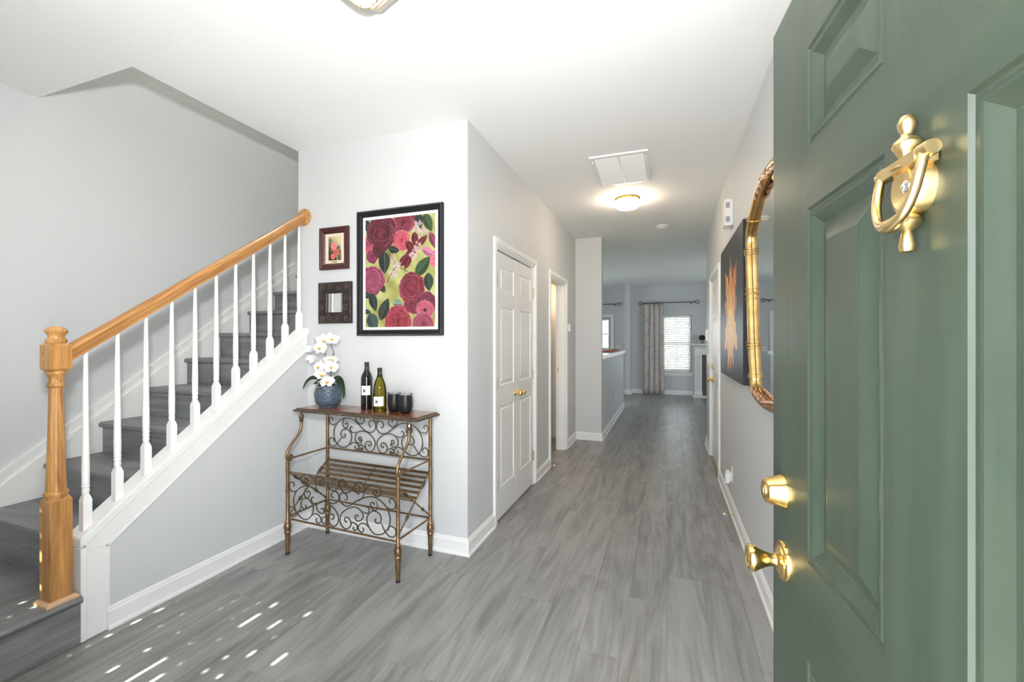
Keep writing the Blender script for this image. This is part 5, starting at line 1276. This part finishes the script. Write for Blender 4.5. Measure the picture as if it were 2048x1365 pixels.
# fireplace surround against the back wall
FPL = thing('fireplace', 'white fireplace mantel with fluted pilaster beside the living room window', 'fireplace', (1.42, YB - 0.001, 0))
hwf = 0.78
for s in (-1, 1):
    xa, xb_ = sorted((s * hwf, s * (hwf - 0.155)))
    b = MB(); b.box(xa, xb_, -0.13, 0, 0.10, 1.01); pl = b.build('pilaster', M_trim, FPL)
    for i in range(6):
        xx = xa + 0.02 + (xb_ - xa - 0.04) * (i + 0.5) / 6
        b = MB(); b.tube([(xx, -0.131, 0.14), (xx, -0.131, 0.98)], 0.007, 8); b.build('flute', M_trim, pl, smooth=60)
    b = MB(); b.box(xa - 0.012, xb_ + 0.012, -0.145, 0, 0.0, 0.10); b.build('plinth', M_trim, FPL, bevel=0.004)
b = MB(); b.box(-hwf - 0.006, hwf + 0.006, -0.135, 0, 1.01, 1.17); b.build('frieze', M_trim, FPL)
b = MB(); b.box(-hwf - 0.015, hwf + 0.015, -0.142, 0, 1.005, 1.03); b.build('astragal', M_trim, FPL, bevel=0.006)
prf = [(0.0, 1.15), (0.01, 1.165), (0.012, 1.185), (0.035, 1.21), (0.07, 1.228), (0.075, 1.238)]
b = MB(); b.rings([[(-hwf - o, -0.135 - o, z), (hwf + o, -0.135 - o, z), (hwf + o, 0, z), (-hwf - o, 0, z)] for o, z in prf]); b.build('crown_moulding', M_trim, FPL, smooth=40)
b = MB(); b.box(-hwf - 0.105, hwf + 0.105, -0.245, 0, 1.238, 1.266); b.build('mantel_shelf', M_trim, FPL, bevel=0.005)
b = MB(); b.box(-hwf + 0.155, hwf - 0.155, -0.10, 0, 0.0, 1.008); b.build('slate_surround', M_firebox, FPL)
b = MB(); b.box(-0.42, 0.42, -0.105, -0.10, 0.0, 0.72); b.build('firebox_opening', M_black, FPL)
b = MB(); b.box(-hwf - 0.06, hwf + 0.06, -0.46, -0.147, 0.001, 0.03); b.build('hearth', M_trim, FPL, bevel=0.004)
TP = thing('topiary', 'small round dark topiary in a grey pot on the mantel', 'plant', (0.800, YB - 0.13, 1.2665))
b = MB(); b.lathe([(0.036, 0), (0.040, 0.004), (0.050, 0.09), (0.052, 0.095), (0.046, 0.095), (0.045, 0.085), (0.001, 0.085)], 20); b.build('pot', M_grey_topiary_pot, TP, smooth=40)
b = MB(); rt = random.Random(5)
for i in range(260):
    a, zc = rt.uniform(0, 2 * PI), rt.uniform(-0.75, 1)
    rr = math.sqrt(max(0, 1 - zc * zc)); d = Vector((rr * math.cos(a), rr * math.sin(a), zc)); p = d * 0.070 + Vector((0, 0, 0.145))
    u_ = d.orthogonal().normalized(); v_ = d.cross(u_)
    q = rt.uniform(0.012, 0.02); th = rt.uniform(0, 6.28); e1 = (u_ * math.cos(th) + v_ * math.sin(th)); e2 = d * 0.5 + e1.cross(d) * 0.8
    b.add([p - e1 * q * 0.4, p + e2 * q, p + e1 * q * 0.4, p - e2 * q * 0.3], [(0, 1, 2, 3)])
b.ball((0, 0, 0.145), 0.066, 14, 10)
o = b.build('foliage', M_topiary, TP)
# things on the half-wall ledge
TR = thing('serving_tray', 'terracotta tray lying on the half-wall ledge', 'tray', (-0.915, 7.75, 1.1556))
b = MB(); b.rect_loft(-0.07, 0.07, -0.75, 0.75, [(0.01, 0.0), (0.0, 0.026), (0.006, 0.028), (0.014, 0.008)], True, M=FX); b.box(-0.06, 0.06, -0.74, 0.74, 0, 0.004); b.build('tray_body', M_terracotta, TR)
BW = thing('dark_bowl', 'dark bowl at the near end of the half-wall ledge', 'bowl', (-0.925, 6.12, 1.1556))
b = MB(); b.lathe([(0.030, 0), (0.032, 0.006), (0.050, 0.030), (0.062, 0.065), (0.064, 0.090), (0.060, 0.090), (0.056, 0.065), (0.001, 0.012)], 24); b.build('bowl_body', M_black, BW, smooth=50)
